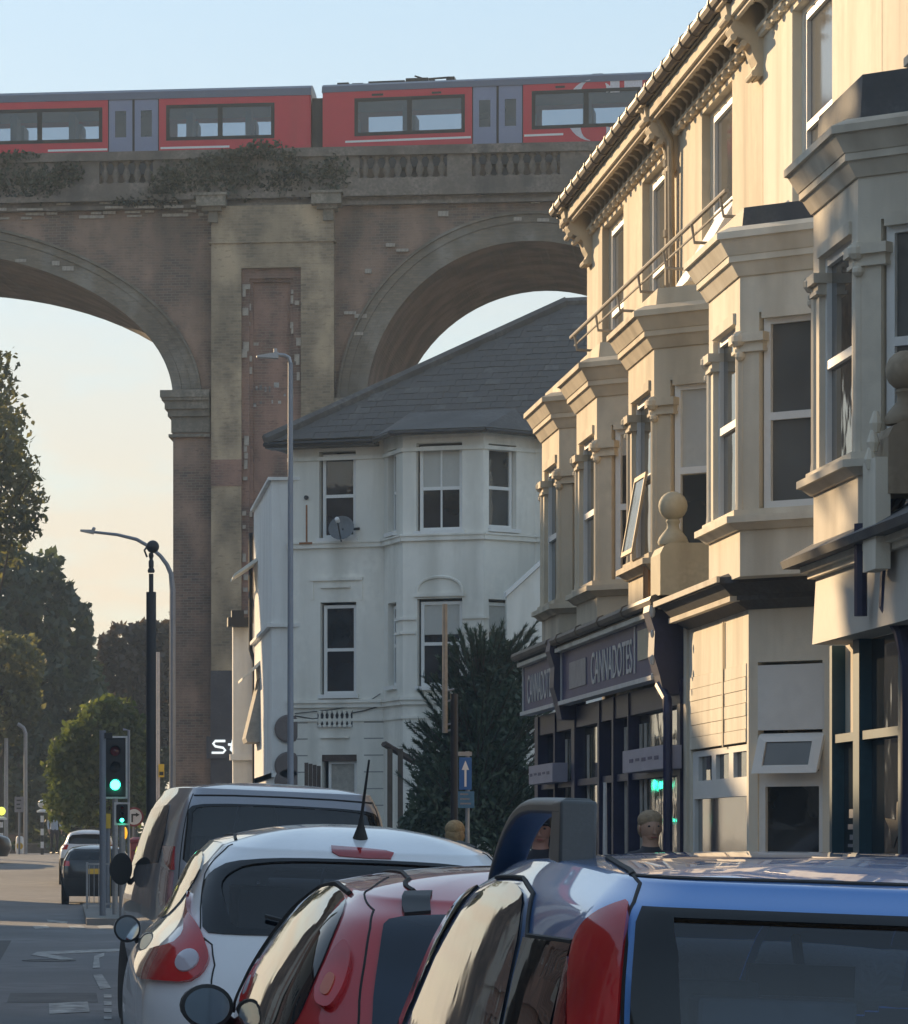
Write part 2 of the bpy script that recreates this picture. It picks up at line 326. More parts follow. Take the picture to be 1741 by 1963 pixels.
# painted markings on the road, at their true places
def mark(name, pts, cat=None):
    o = MB().ext([(x, y, gz(y) + .010) for x, y in pts], (0, 0, .003)).obj('road_marking', M['white_line']); tag(o, kind='structure'); return o
def gp(u, v): 
    Y = CZ * FL / (v - VV); return ((u - VU) * Y / FL, Y)
mark('m', [gp(60, 1832), gp(72, 1826), gp(232, 1820), gp(232, 1825), gp(96, 1831), gp(142, 1840), gp(120, 1842)])
mark('m', [gp(178, 1858), gp(181, 1834), gp(200, 1828), gp(200, 1834), gp(190, 1838), gp(192, 1857)])
mark('m', [gp(178, 1870), gp(196, 1870), gp(213, 1896), gp(192, 1898)])
for k in range(4): mark('m', [gp(199, 1908 + 14 * k), gp(214, 1908 + 14 * k), gp(214, 1915 + 14 * k), gp(200, 1915 + 14 * k)])
mark('m', [gp(94, 1926), gp(168, 1922), gp(172, 1942), gp(95, 1946)])
for u in (62, 130, 186): mark('m', [gp(u, 1776), gp(u + 26, 1774), gp(u + 34, 1780), gp(u + 6, 1782)])
mark('m', [gp(90, 1764), gp(130, 1768), gp(128, 1772), gp(92, 1768)])

# ------------------------------------------------------------------ the railway viaduct
TH = R(7.0)
P0 = Vector((5.715, 109.9, 0)); VD = Vector((math.cos(TH), -math.sin(TH), 0)); VN = Vector((math.sin(TH), math.cos(TH), 0))
via = thing('railway_viaduct', 'long brown brick railway viaduct with tall arches crossing over the road', 'viaduct', P0, -TH)
def V(u, v, t=0.0):
    d = Vector(((u - VU) / FL, 1, (VV - v) / FL)); o = Vector((0, 0, CZ))
    k = (VN.dot(P0 + VN * t - o)) / VN.dot(d); p = o + d * k
    return (p - P0).dot(VD), p.z
sL = V(332, 765)[0]; sC = V(-235, 765)[0]; zL = V(332, 765)[1]
rL, rR = V(1017 - 315, 775)[0], V(1017 + 315, 775)[0]; zR = V(1017, 775)[1]
arches = [(sC, sL - sC, V(0, 472)[1] - zL + .05, zL), ((rL + rR) / 2, (rR - rL) / 2, (rR - rL) / 2, zR)]
pw = rL - sL
x = rR + pw * .8
for k in range(2): a = 4.6; arches.append((x + a, a, a, zR)); x += 2 * a + pw * .55
x = 2 * sC - sL - pw
for k in range(3): a = 4.6; arches.append((x - a, a, a, zL)); x -= 2 * a + pw * .55
arches.sort()
ZT = V(520, 398)[1]; TK = 10.0; SK = .0437
def face(b, t, sgn):
    s0, s1 = -58, 48; off = SK * max(t, 0); prev = s0
    def quad(a, c, za, zc): b.add([(a + off, t, za), (c + off, t, zc), (c + off, t, ZT), (a + off, t, ZT)], [(0, 1, 2, 3)])
    for sc, a, bb, zs in arches:
        quad(prev, sc - a, 0, 0); n = 40
        P = [(sc - a * math.cos(math.pi * i / n), zs + bb * math.sin(math.pi * i / n)) for i in range(n + 1)]
        for (p, z), (q, w) in zip(P, P[1:]): quad(p, q, z, w)
        prev = sc + a
    quad(prev, s1, 0, 0)
b = MB(); face(b, 0, 1); face(b, TK, -1); b.obj('spandrel_wall', M['brown_brick'], via, local=True)
b = MB()
for sc, a, bb, zs in arches:
    n = 40
    P = [(sc - a, 0)] + [(sc - a * math.cos(math.pi * i / n), zs + bb * math.sin(math.pi * i / n)) for i in range(n + 1)] + [(sc + a, 0)]
    for (p, z), (q, w) in zip(P, P[1:]): b.add([(p, 0, z), (q, 0, w), (q + SK * TK, TK, w), (p + SK * TK, TK, z)], [(0, 1, 2, 3)])
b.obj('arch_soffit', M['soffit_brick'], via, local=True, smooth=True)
for sc, a, bb, zs in arches:                          # each arch: three stepped rings, imposts
    for r0, r1, t in ((0.0, .27, -.07), (.275, .52, -.04), (.525, .74, -.075), (.745, .82, -.14)):
        b = MB(); n = 60
        for i in range(n):
            A0, A1 = math.pi * i / n, math.pi * (i + 1) / n; pts = []
            for (A, r) in ((A0, r0), (A1, r0), (A1, r1), (A0, r1)): pts.append((sc - (a + r) * math.cos(A), zs + (bb + r) * math.sin(A)))
            b.add([(p, t, z) for p, z in pts] + [(p, .05, z) for p, z in pts], [(0, 1, 2, 3), (3, 2, 6, 7), (0, 4, 5, 1)])
        b.obj('arch_ring', M['ring_brick'], via, local=True)
    for sg in (-1, 1):
        e = sc + sg * a; s_a, s_b = (e - sg * .34, e + sg * 1.05)
        b = MB()
        for (zz0, zz1, ov) in ((.02, .22, .34), (-.06, .02, .30), (-.30, -.06, .22), (-.50, -.30, .14), (-.95, -.50, .05), (-1.08, -1.0, .12)):
            b.box(min(e - sg * ov, s_b), max(e - sg * ov, s_b), -ov, TK + ov, zs + zz0, zs + zz1)
        b.obj('impost', M['old_stone'], via, local=True)
def pier_front(cL, cR, main):
    t = -.45; zz = lambda v: V(520, v, t)[1]
    k = (cR - cL) / 235.0; S = lambda u: cL + (u - 405) * k
    b = MB(); b.box(S(405), S(463), t, .1, 0, ZT); b.box(S(577), S(640), t, .1, 0, ZT); b.box(S(463), S(577), t, .1, zz(513), ZT)
    b.box(S(401), S(644), t - .05, 0, zz(465), zz(462)); b.obj('pilaster', M['buff_brick'], via, local=True)
    b = MB(); b.box(S(463), S(478), -.30, .1, 0, zz(513)); b.box(S(562), S(577), -.30, .1, 0, zz(513)); b.box(S(478), S(562), -.30, .1, zz(532), zz(513))
    b.box(S(478), S(484), -.2, .1, 0, zz(532)); b.box(S(556), S(562), -.2, .1, 0, zz(532)); b.box(S(484), S(556), -.2, .1, zz(538), zz(532))
    b.obj('panel_frame', M['red_brick'], via, local=True)
    MB().box(S(484), S(556), -.08, .1, 0, zz(538)).obj('panel', M['red_brick'], via, local=True)
    b = MB().box(S(404.5), S(463.5), t - .012, -.3, zz(931), zz(880)); b.obj('red_patch', M['red_brick'], via, local=True)
    for a0, a1 in ((378, 434), (598, 655)):
        b = MB(); 
        b.box(S(a0 + 10), S(a1 - 8), t - .22, .1, zz(404), zz(396)); b.box(S(a0), S(a1), t - .40, .1, zz(396), zz(376)); b.box(S(a0 - 3), S(a1 + 3), t - .45, .1, zz(376), zz(371))
        b.box(S(a0 + 22), S(a1 - 16), t - .1, .1, zz(425), zz(404)); b.obj('capital', M['old_stone'], via, local=True)
    MB().box(S(404), S(641), t - .02, -.02, 0, zz(1285)).obj('painted_base', M['dark_paint'], via, local=True)
    if main:
        qm = MB().box(-.11, .11, -.04, .06, -.07, .07).obj('quoin_brick', M['pale_brick'], via, local=True); q0 = qm.data
        qm.location = (S(472), -.33, zz(548)); v = 560
        while v < 1240:
            h = rnd.uniform(.6, 1.6)
            for u in (470, 476, 563, 572):
                if rnd.random() < .30: inst('quoin_brick', q0, via, (S(u) + rnd.uniform(-.04, .04), -.33 if u in (470, 572) else -.25, zz(v + rnd.uniform(-6, 6))), (0, 0, 0), (rnd.uniform(.4, .8), 1, rnd.uniform(.7, 1.9)))
            v += 15
pier_front(V(405, 800, -.45)[0], V(640, 800, -.45)[0], True)
for i in range(len(arches) - 1):
    eL, eR = arches[i][0] + arches[i][1], arches[i + 1][0] - arches[i + 1][1]
    if abs(eL - sL) > .1: c = (eL + eR) / 2; w = min(3.4, (eR - eL) * .62); pier_front(c - w / 2, c + w / 2, False)
# cornice and parapet
b = MB(); b.box(-58, 48, -.22, .2, ZT, ZT + .10); b.box(-58, 48, -.38, .2, ZT + .22, ZT + .38); b.box(-58, 48, -.12, .2, ZT + .10, ZT + .22); b.box(-58, 48, -.30, .2, ZT + .38, ZT + .72)
b.obj('cornice', M['parapet_stone'], via, local=True)
cb = None
for zz, t in ((ZT - .06, -.06), (ZT + .05, -.25), (ZT + .20, -.16), (ZT - .16, -.03)):   # pale bricks left bare along the cornice
    s = V(-30, 400)[0]
    while s < V(400, 400)[0]:
        w = rnd.uniform(.22, .75)
        if rnd.random() < (.75 if zz > ZT and zz < ZT + .1 else .45):
            if cb is None: o = MB().box(0, 1, -.03, .1, -.036, .036).obj('cornice_brick', M['pale_brick'], via, local=True); cb = o.data; o.location = (s, t, zz); o.scale = (w, 1, 1)
            else: inst('cornice_brick', cb, via, (s, t, zz + rnd.uniform(-.01, .01)), (0, 0, 0), (w, 1, rnd.uniform(.7, 1.2)))
        s += w + rnd.uniform(.02, .35)
for u, v in ((683, 383), (1018, 386), (1035, 385), (760, 480), (660, 600), (680, 606), (676, 640), (700, 520), (840, 410), (985, 420), (1030, 422), (740, 470), (100, 505), (120, 515), (480, 660), (420, 640), (30, 500)):
    s, z = V(u, v, -.05); inst('cornice_brick', cb, via, (s, -.06, z), (0, 0, rnd.uniform(-.05, .05)), (rnd.uniform(.18, .35), 1, rnd.uniform(.8, 2.0)))
zb0, zb1 = ZT + .72, ZT + 1.36
groups = [(V(192, 320)[0], 5), (V(690, 320)[0], 8), (V(905, 320)[0], 8), (V(1170, 320)[0], 8), (V(-200, 320)[0], 8), (V(1380, 320)[0], 8), (V(-520, 320)[0], 8)]
groups.sort(); pitch = .305; b = MB(); prev = -58
for s, n in groups: b.box(prev, s, -.24, .05, zb0, zb1); prev = s + n * pitch
b.box(prev, 48, -.24, .05, zb0, zb1); b.obj('parapet_die', M['parapet_stone'], via, local=True)
b = MB(); b.box(-58, 48, -.34, .12, zb1, zb1 + .2); b.box(-58, 48, -.28, .08, zb1 + .2, zb1 + .26); b.obj('coping', M['parapet_stone'], via, local=True)
H = zb1 - zb0; prof = [(.10, 0), (.10, .05), (.055, .07), (.095, .17), (.115, .26), (.08, .37), (.045, .47), (.06, .54), (.10, .58), (.10, H)]
bal = MB().lathe((0, 0, 0), prof, 10).obj('baluster', M['parapet_stone'], via, smooth=True, local=True); bal.location = (groups[0][0] + pitch / 2, -.1, zb0); first = True
for s, n in groups:
    for k in range(n):
        if first: first = False; continue
        inst('baluster', bal.data, via, (s + (k + .5) * pitch, -.1, zb0))
b = MB(); b.box(-58, 48, .2, TK - .2, ZT - .2, ZT + .35); b.obj('deck', M['dark_paint'], via, local=True)
b = MB(); b.box(-58, 48, TK - .3, TK, ZT, ZT + 1.0); b.obj('rear_parapet', M['parapet_stone'], via, local=True)
b = MB()                                            # old paint scrawl on the panel
for u, v, w, h in ((483, 738, 5, 12), (492, 744, 4, 8), (500, 743, 5, 9), (509, 746, 4, 10), (517, 746, 3, 12), (530, 738, 10, 10), (488, 776, 7, 8), (500, 772, 4, 5), (522, 770, 3, 7), (536, 771, 6, 6), (546, 757, 4, 5)):
    s, z = V(u, v, -.1); b.box(s - w * .007, s + w * .007, -.092, -.07, z - h * .007, z + h * .007)
b.obj('graffiti', M['white_line'], via, local=True)
def textobj(name, body, size, m, extr=.01, shear=0):
    cu = bpy.data.curves.new(name, 'FONT'); cu.body = body; cu.size = size; cu.extrude = extr; cu.align_x = 'CENTER'; cu.align_y = 'CENTER'; cu.shear = shear
    o = bpy.data.objects.new(name, cu); C.objects.link(o); dg = bpy.context.evaluated_depsgraph_get()
    me = bpy.data.meshes.new_from_object(o.evaluated_get(dg)); bpy.data.objects.remove(o); me.materials.clear(); me.materials.append(m)
    o = bpy.data.objects.new(name, me); C.objects.link(o); return o
s, z = V(433, 1432, -.6)
bp_ = px(433, 1432, 108.6)
st = thing('wall_sign', 'white St lettering on the dark base of the viaduct pier', 'sign', P0 + VD * s + VN * -.485 + Vector((0, 0, z)), -TH)
o = MB().box(-.55, .75, -.02, .03, -.32, .30).obj('sign_board', M['dark_paint'], st, local=True)
b = MB()                                            # rounded capital S and crossed t, as strokes
for pts in ([(-.02, .17), (-.30, .17), (-.36, .10), (-.30, .02), (-.08, -.02), (-.02, -.09), (-.08, -.16), (-.40, -.16)], [(.20, .20), (.14, -.08), (.22, -.16), (.50, -.16)], [(.06, .07), (.50, .07)]):
    b.tube([(x, -.05, z) for x, z in pts], .035, 6)
b.obj('lettering', emit('sign_glow', (.8, .85, .85), .5), st, local=True)

# ------------------------------------------------------------------ the train
def carriage(u_end, side, yaw, label):
    """side=-1: runs to the left of its end"""
    p = P0 + VN * 1.9; d = Vector(((u_end - VU) / FL, 1, 0)); k = VN.dot(p) / VN.dot(d); e = d * k
    t = thing('train_carriage', label, 'train carriage', (e.x, e.y, 0), -R(yaw), group='carriages of the red train'); Mi = wm(t).inverted()
    dx = Vector((math.cos(R(yaw)), -math.sin(R(yaw)), 0)); nn = Vector((math.sin(R(yaw)), math.cos(R(yaw)), 0))
    def K(u, v):
        d = Vector(((u - VU) / FL, 1, (VV - v) / FL)); o = Vector((0, 0, CZ)); k = nn.dot(e - o) / nn.dot(d); q = o + d * k
        return (q - e).dot(dx), q.z
    return t, K
def build_carriage(t, K, side, L, doors, wins, stripes, vents, roofz, gut, bot, mid):
    x0, x1 = (0, L) if side > 0 else (-L, 0); holes = []
    for (ua, ub, va, vb) in wins:
        a, z1 = K(ua, va); c, _ = K(ub, va); _, z0 = K((ua + ub) / 2, vb); holes.append((a, c, z0, z1))
    F = Fr((0, 0, 0), (1, 0, 0), (0, -1, 0)); G = Fr((0, 2.7, 0), (1, 0, 0), (0, 1, 0)); zg = gut
    b = MB(); dh = []
    for (ua, ub, va, vb) in doors: a, z1 = K(ua, va); c, _ = K(ub, va); dh.append((a, c, bot - 1, z1))
    b.wall(F, x0 + .06, x1 - .06, bot, zg, -.06, 0, holes + dh); b.wall(G, x0 + .06, x1 - .06, bot, zg, -.06, 0, holes)
    b.box(x0 + .02, x0 + .06, 0.03, 2.67, bot, zg); b.box(x1 - .06, x1 - .02, .03, 2.67, bot, zg)
    b.obj('body', M['train_red'], t, local=True)
    n = 8; prof = [(-.02 + 1.37 - 1.37 * math.cos(math.pi * i / n / 1.0) if 0 else 1.35 - 1.37 * math.copysign(abs(math.cos(math.pi * i / n)) ** .6, math.cos(math.pi * i / n)), gut + (roofz - gut) * math.sin(math.pi * i / n) ** .6) for i in range(n + 1)]
    MB().ext([(x0, y, z) for y, z in prof], (x1 - x0, 0, 0)).obj('roof', M['train_grey'], t, local=True, smooth=True, ang=35)
    b = MB(); b.box(x0 + .1, x1 - .1, .1, 2.6, zg - .12, zg - .06); b.box(x0 + .1, x1 - .1, .1, 2.6, bot, bot + .05)
    for k in range(int(L / 1.7)):
        xx = x0 + .6 + 1.7 * k
        for y0 in (.12, 1.65): b.box(xx, xx + .18, y0, y0 + .92, bot, bot + 1.25 + .0)
    b.obj('interior', M['train_interior'], t, local=True)
    for (a, c, z0, z1) in holes:
        w = MB(); e = .05
        w.wall(F, a - e, c + e, z0 - e, z1 + e, -.03, .012, [(a + e, (a + c) / 2 - .07, z0 + e, z1 - e), ((a + c) / 2 + .07, c - e, z0 + e, z1 - e)])
        w = w.obj('window', M['black'], t, local=True)
        g = MB().fbox(F, a, c, -.025, -.015, z0, z1); g.obj('pane', M['train_glass'], w, local=True)
    for (a, c, z0, z1) in dh:
        m_ = (a + c) / 2
        for (p, q) in ((a + .03, m_ - .035), (m_ + .035, c - .03)):
            cx = (p + q) / 2; za, zb = z1 - 1.18, z1 - .42
            d = MB().wall(F, p, q, bot, z1 - .03, -.05, -.012, [(cx - .16, cx + .16, za, zb)]).obj('door', M['door_grey'], t, local=True)
            MB().fbox(F, cx - .17, cx + .17, -.04, -.03, za, zb).obj('door_pane', M['glass'], d, local=True)
        MB().fbox(F, a, c, -.09, -.055, bot, z1).obj('door_gap', M['black'], t, local=True)
    for (ua, ub, v) in stripes:
        a, z = K(ua, v); c, _ = K(ub, v); MB().fbox(F, a, c, .002, .006, z - .03, z + .03).obj('stripe', M['white'], t, local=True)
    for (ua, ub, v) in vents:
        a, z = K(ua, v); c, _ = K(ub, v); MB().fbox(F, a, c, .002, .02, z - .03, z + .03).obj('vent', M['black'], t, local=True)
    b = MB(); b.box(x0 + .5, x1 - .5, .2, 2.5, bot - .5, bot)
    for xx in (x0 + 2.4, x1 - 5.0):
        for q in (0, 2.6): b.lathe((xx + q, .55, bot - .75), [(.42, 0), (.42, 1.6)], 16, (0, 1, 0))
    b.obj('bogie', M['black'], t, local=True)
t1, K1 = carriage(597, -1, 7.6, 'left red carriage with dark window band above the bushy parapet')
zr1, zg1 = K1(597, 156)[1], K1(597, 182)[1]; bot = K1(300, 303)[1] + .08
build_carriage(t1, K1, -1, 19.5, [(207, 305, 185, 300)], [(322, 523, 205, 264), (-40, 193, 215, 272)], [(92, 206, 289), (308, 440, 284)], [], zr1, zg1, bot, (210, 262))
t2, K2 = carriage(617, 1, 12.0, 'right red carriage with white round lettering and rooftop gear')
zr2, zg2 = K2(617, 156)[1], K2(617, 178)[1]
build_carriage(t2, K2, 1, 19.5, [(905, 1003, 164, 285)], [(683, 888, 192, 254), (1023, 1225, 178, 241)], [(662, 903, 272), (1005, 1080, 260)], [(713, 735, 182), (828, 846, 178), (1065, 1083, 167)], zr2, zg2, bot, (188, 244))
F = Fr((0, 0, 0), (1, 0, 0), (0, -1, 0))
def arcband(b, cx, cz, rx, rz, a0, a1, w0, w1, n=16, holes=None):    # a stroke of a big round letter, thick in the middle
    for i in range(n):
        q = [a0 + (a1 - a0) * k / n for k in (i, i + 1)]; pts = []
        for A, o in ((q[0], 0), (q[1], 0), (q[1], 1), (q[0], 1)):
            w = (w0 + (w1 - w0) * math.sin(math.pi * (A - a0) / (a1 - a0))) * (1 if o else 0)
            pts.append((cx + (rx - w) * math.cos(A), cz + (rz - w * .3) * math.sin(A)))
        zm = sum(p[1] for p in pts) / 4
        if holes and holes[0] < zm < holes[1]: continue
        b.ext([(x, -.004, z) for x, z in pts], (0, -.003, 0))
cx, cz = K2(1136, 211); rx = K2(1188, 211)[0] - cx; rz = K2(1136, 152)[1] - cz; zh = (K2(1136, 243)[1], K2(1136, 177)[1])
b = MB(); arcband(b, cx, cz, rx, rz, R(95), R(265), .05, .42, holes=zh); arcband(b, cx, cz, rx, rz, R(-60), R(60), .05, .46, holes=zh)
a, z = K2(1170, 168); b.box(a, a + .26, -.007, -.004, z - .14, z + .2); a, z = K2(1197, 166); b.box(a, a + .5, -.007, -.004, z - .1, z + .18); a, z = K2(1205, 258); b.box(a, a + .3, -.007, -.004, z - .1, z + .2)
b.obj('lettering', mat('letter_grey', (.62, .60, .64), .5), t2, local=True)
b = MB()                                              # roof gear at the near end of the second carriage
for ua, ub, h in ((640, 662, .10), (668, 690, .06), (700, 770, .10), (772, 815, .16), (818, 828, .08), (850, 866, .16)):
    a, _ = K2(ua, 155); c, _ = K2(ub, 155); b.box(a, c, .7, 2.0, zr2 - .1, zr2 + h * .8)
a, _ = K2(775, 150); c, _ = K2(852, 150); b.tube([(a, 1.3, zr2 + .1), ((a + c) / 2, 1.3, zr2 + .20), (c, 1.3, zr2 + .22)], .03); b.tube([(a + .2, .9, zr2 + .22), (c - .3, 1.7, zr2 + .12)], .025)
a, _ = K2(1140, 128); b.box(a - .15, a + .15, 1.1, 1.5, zr2, zr2 + .12)
b.obj('rooftop_gear', M['black'], t2, local=True)
a, z0 = K1(595, 300); 
gg = MB().box(-.0, .33, .25, 2.45, bot, zg1 - .05).obj('gangway', M['black'], t1, local=True)
# ------------------------------------------------------------------ windows
def sash(F, a0, a1, z0, z1, rec, parent, fw=.06, mid=.5, munt=0, blind=0, glass='glass', frame='frame', back=None, name='window', cill=0, fmat=None, proud=.05):
    b = MB(); zm = z0 + (z1 - z0) * mid if mid else None; o0, o1 = -rec - .05, -rec + proud - .05
    hz = []
    if mid: hz = [(a0 + fw, a1 - fw, z0 + fw, zm - fw * .5), (a0 + fw, a1 - fw, zm + fw * .5, z1 - fw)]
    else: hz = [(a0 + fw, a1 - fw, z0 + fw, z1 - fw)]
    b.wall(F, a0, a1, z0, z1, o0, o1, hz)
    if munt:
        m = (a0 + a1) / 2
        for h in hz: b.fbox(F, m - .018, m + .018, o0 + .005, o1 - .01, h[2], h[3])
    w = b.obj(name, M[frame], parent)
    for h in hz:
        MB().fbox(F, h[0], h[1], o0 + .004, o0 + .010, h[2], h[3]).obj('pane', M[glass], w)
    if blind:
        MB().fbox(F, a0 + fw, a1 - fw, o0 + .0105, o0 + .014, z1 - fw - (z1 - z0 - 2 * fw) * blind, z1 - fw).obj('blind', M['blind'], w)
    if cill: MB().fbox(F, a0 - .08, a1 + .08, -rec + .0, .09, z0 - .09, z0 - .005).obj('sill', fmat or M['frame'], w)
    return w

# ------------------------------------------------------------------ the white corner house
PH = R(21.0); WO = Vector(((552 - VU) * 86 / FL, 86, 0)); WD = Vector((math.cos(PH), -math.sin(PH), 0)); WN_ = Vector((-math.sin(PH), -math.cos(PH), 0))
wh = thing('corner_house', 'pale white stucco corner house with canted bay and hipped slate roof', 'house', WO)
WF = Fr(WO, WD, WN_)
def wp(u, v, out=0.0, F=WF):                           # (along, height) on a wall plane, as seen
    d = Vector(((u - VU) / FL, 1, (VV - v) / FL)); o = Vector((0, 0, CZ)); q = F.o + F.n * out
    k = F.n.dot(q - o) / F.n.dot(d); p = o + d * k
    return (p - q).dot(F.d), p.z
aB = wp(736, 1040)[0]; CA = R(58); cl = 1.50; bd = cl * math.sin(CA); bw = 1.78
B1 = WF(aB + cl * math.cos(CA), bd, 0); B2 = WF(aB + cl * math.cos(CA) + bw, bd, 0); aE = aB + 2 * cl * math.cos(CA) + bw
dirL = (B1 - WF(aB, 0, 0)); dirR = (WF(aE, 0, 0) - B2)
FL_ = Fr(WF(aB, 0, 0), dirL, (dirL.y, -dirL.x, 0)); FC = Fr(B1, WD, WN_); FR_ = Fr(B2, dirR, (dirR.y, -dirR.x, 0))
ZE = 10.35; aEnd = aE + 3.6
zs1 = wp(640, 1046)[1]; zs2 = wp(640, 1346)[1]
def wrect(F, u0, v0, u1, v1):
    a0, z1 = wp(u0, v0, 0, F); a1, _ = wp(u1, v0, 0, F); _, z0 = wp((u0 + u1) / 2, v1, 0, F); return (a0, a1, z0, z1)
W1 = wrect(WF, 612, 866, 682, 1036); W2 = wrect(WF, 614, 1155, 683, 1336); W3 = wrect(WF, 617, 1447, 684, 1560)
W3 = (W3[0], W3[1], 1.0, W3[3])
C1 = wrect(FC, 798, 850, 886, 1022); C2 = wrect(FC, 800, 1148, 886, 1320)
R1 = wrect(FR_, 937, 850, 990, 1018); R2 = wrect(FR_, 937, 1148, 995, 1316)
L1 = (.32, .98, R1[2], R1[3]); L2 = (.32, .98, R2[2], R2[3])
C3 = (C2[0], C2[1], .9, 2.9)
b = MB(); b.wall(WF, 0, aB, 0, ZE, -.3, 0, [W1, W2, W3]); b.wall(WF, aE, aEnd, 0, ZE, -.3, 0, [])
b.wall(FL_, 0, cl, 0, ZE, -.22, 0, [L1, L2]); b.wall(FC, 0, bw, 0, ZE, -.22, 0, [C1, C2, C3]); b.wall(FR_, 0, cl, 0, ZE, -.22, 0, [R1, R2])
bk = Fr(WF(0, -8, 0), WD, -WN_); b.wall(bk, 0, aEnd, 0, ZE, -.3, 0, []); sd = Fr(WF(aEnd, 0, 0), -WN_, WD); b.wall(sd, 0, 8, 0, ZE, -.3, 0, [])
sd2 = Fr(WF(0, 0, 0), -WN_, -WD); b.wall(sd2, .3, 8, 0, ZE, -.3, 0, [])
b.obj('wall', M['stucco_white'], wh)
def ring(b, out, z0, z1, ins=.02):                     # a moulding that follows the front and its bay
    for F, L, e0, e1 in ((WF, aB, 0, -out * .2), (FL_, cl, .0, out * .3), (FC, bw, -out * .3, out * .3), (FR_, cl, -out * .3, 0)): b.fbox(F, e0, L + e1, -ins, out, z0, z1)
    b.fbox(WF, aE, aEnd, -ins, out, z0, z1)
for bands in (((.07, zs1 - .05, zs1 + .05), (.10, zs1 + .05, zs1 + .09)), ((.06, zs2 - .12, zs2 - .02), (.10, zs2 - .02, zs2 + .05)), ((.05, ZE - .42, ZE - .34),), ((.035, zs2 - .42, zs2 - .36),)):
    b = MB()
    for q in bands: ring(b, *q)
    b.obj('string_course', M['stucco_white'], wh)
for F, r, kw in ((WF, W1, {}), (WF, W2, {}), (FC, C1, dict(munt=1, blind=.5)), (FC, C2, dict(blind=.38)), (FR_, R1, {}), (FR_, R2, dict(blind=.35)), (FL_, L1, {}), (FL_, L2, {})):
    sash(F, r[0] + .05, r[1] - .02, r[2] + .06, r[3] - .06, .12, wh, cill=1, fw=.07, glass='glass', **kw)
sash(WF, W3[0] + .12, W3[1] - .03, W3[2], W3[3] - .14, .12, wh, mid=0, glass='curtain', cill=0)
sash(FC, C3[0], C3[1], C3[2], C3[3], .12, wh)
ma = MB().fbox(WF, W3[0], W3[1], -.12, -.02, W3[3] - .14, W3[3]).obj('lintel', M['wood'], wh)
# mouldings over the lower windows, arched panel, balustrade panel, rusticated joints
for u0, v0, u1, v1 in ((616, 1124, 672, 1127), (614, 1412, 670, 1415)):
    r = wrect(WF, u0, v0, u1, v1); MB().fbox(WF, r[0], r[1], -.02, .06, r[2], r[3]).obj('moulding', M['stucco_white'], wh)
b = MB(); r = wrect(WF, 596, 1108, 696, 1113); b.fbox(WF, r[0], r[1], -.02, .06, r[2], r[3])
r = wrect(WF, 596, 1108, 602, 1150); b.fbox(WF, r[0], r[1], -.02, .03, r[2], r[3]); r = wrect(WF, 690, 1108, 696, 1150); b.fbox(WF, r[0], r[1], -.02, .03, r[2], r[3]); b.obj('moulding', M['stucco_white'], wh); b = MB()
m_ = (C2[0] + C2[1]) / 2; n = 14
arc = [(m_ - .5 * math.cos(math.pi * i / n), C2[3] + .10 + .36 * math.sin(math.pi * i / n) ** .7) for i in range(n + 1)]
b.tube([FC(a, .02, z) for a, z in arc], .035, 6); b.fbox(FC, m_ - .56, m_ + .56, -.01, .06, C2[3] + .04, C2[3] + .11); b.obj('moulding', M['stucco_white'], wh); b = MB()
for F, a0, a1 in ((FC, -.05, C2[0] - .02), (FC, C2[1] + .02, bw + .05), (FR_, 0, R2[0] - .02), (FL_, .98, cl)):
    b.fbox(F, a0, a1, -.01, .04, R2[3] - .42, R2[3] - .36); b.fbox(F, a0, a1, -.01, .04, R2[3] - .72, R2[3] - .66)
b.obj('moulding', M['stucco_white'], wh)
r = wrect(WF, 609, 1363, 676, 1394)
MB().fbox(WF, r[0], r[1], .001, .006, r[2], r[3]).obj('balustrade_shade', M['dark_paint'], wh)  # flat dark sheet on the wall: the hollow's shade put into colour
pz = r[3] - r[2]; pr = [(.05, 0), (.05, .04), (.025, .06), (.045, pz * .35), (.02, pz * .75), (.05, pz - .03), (.05, pz)]
bl = None
for k in range(7):
    p = WF(r[0] + (k + .5) * (r[1] - r[0]) / 7, .03, r[2]) - WO
    if bl is None: bl = MB().lathe((0, 0, 0), pr, 8).obj('balustrade_post', M['stucco_white'], wh, local=True, smooth=True); bl.location = p
    else: inst('balustrade_post', bl.data, wh, p)
b = MB(); MBa = lambda u0, u1, v: b.fbox(WF, wp(u0, v)[0], wp(u1, v)[0], -.01, .004, wp(650, v)[1] - .012, wp(650, v)[1] + .012)
for v in (1385, 1416, 1448, 1480, 1512, 1544): MBa(566, 590, v); MBa(698, 735, v)
b.obj('masonry_joint', mat('joint', (.30, .30, .29), .9), wh)
b = MB(); a, z = wp(588, 990); b.fbox(WF, a - .02, a + .02, 0, .004, wp(588, 1040)[1], wp(588, 968)[1]); b.fbox(WF, a - .14, a + .16, .101, .104, zs1 + .04, zs1 + .085); b.obj('rust_stain', M['rust'], wh)
b = MB(); a, z = wp(588, 954); b.lathe(WF(a, 0, z), [(.05, 0), (.05, .05)], 8, WN_); b.obj('wall_vent', M['black'], wh)
b = MB(); q = [WF(a, .03, z) for a, z in (wp(566, 1372), wp(600, 1378), wp(640, 1374), wp(700, 1362), wp(735, 1352))]; b.tube(q, .012, 5); q = [WF(a, .03, z) for a, z in (wp(566, 1368), wp(640, 1360), wp(700, 1350), wp(730, 1330))]; b.tube(q, .009, 5); b.obj('cable', M['black'], wh)
b = MB(); a_ = aE + .25; b.tube([WF(a_, .08, ZE - .1), WF(a_, .08, .2)], .045, 8); b.obj('drainpipe', M['stucco_cool'], wh)
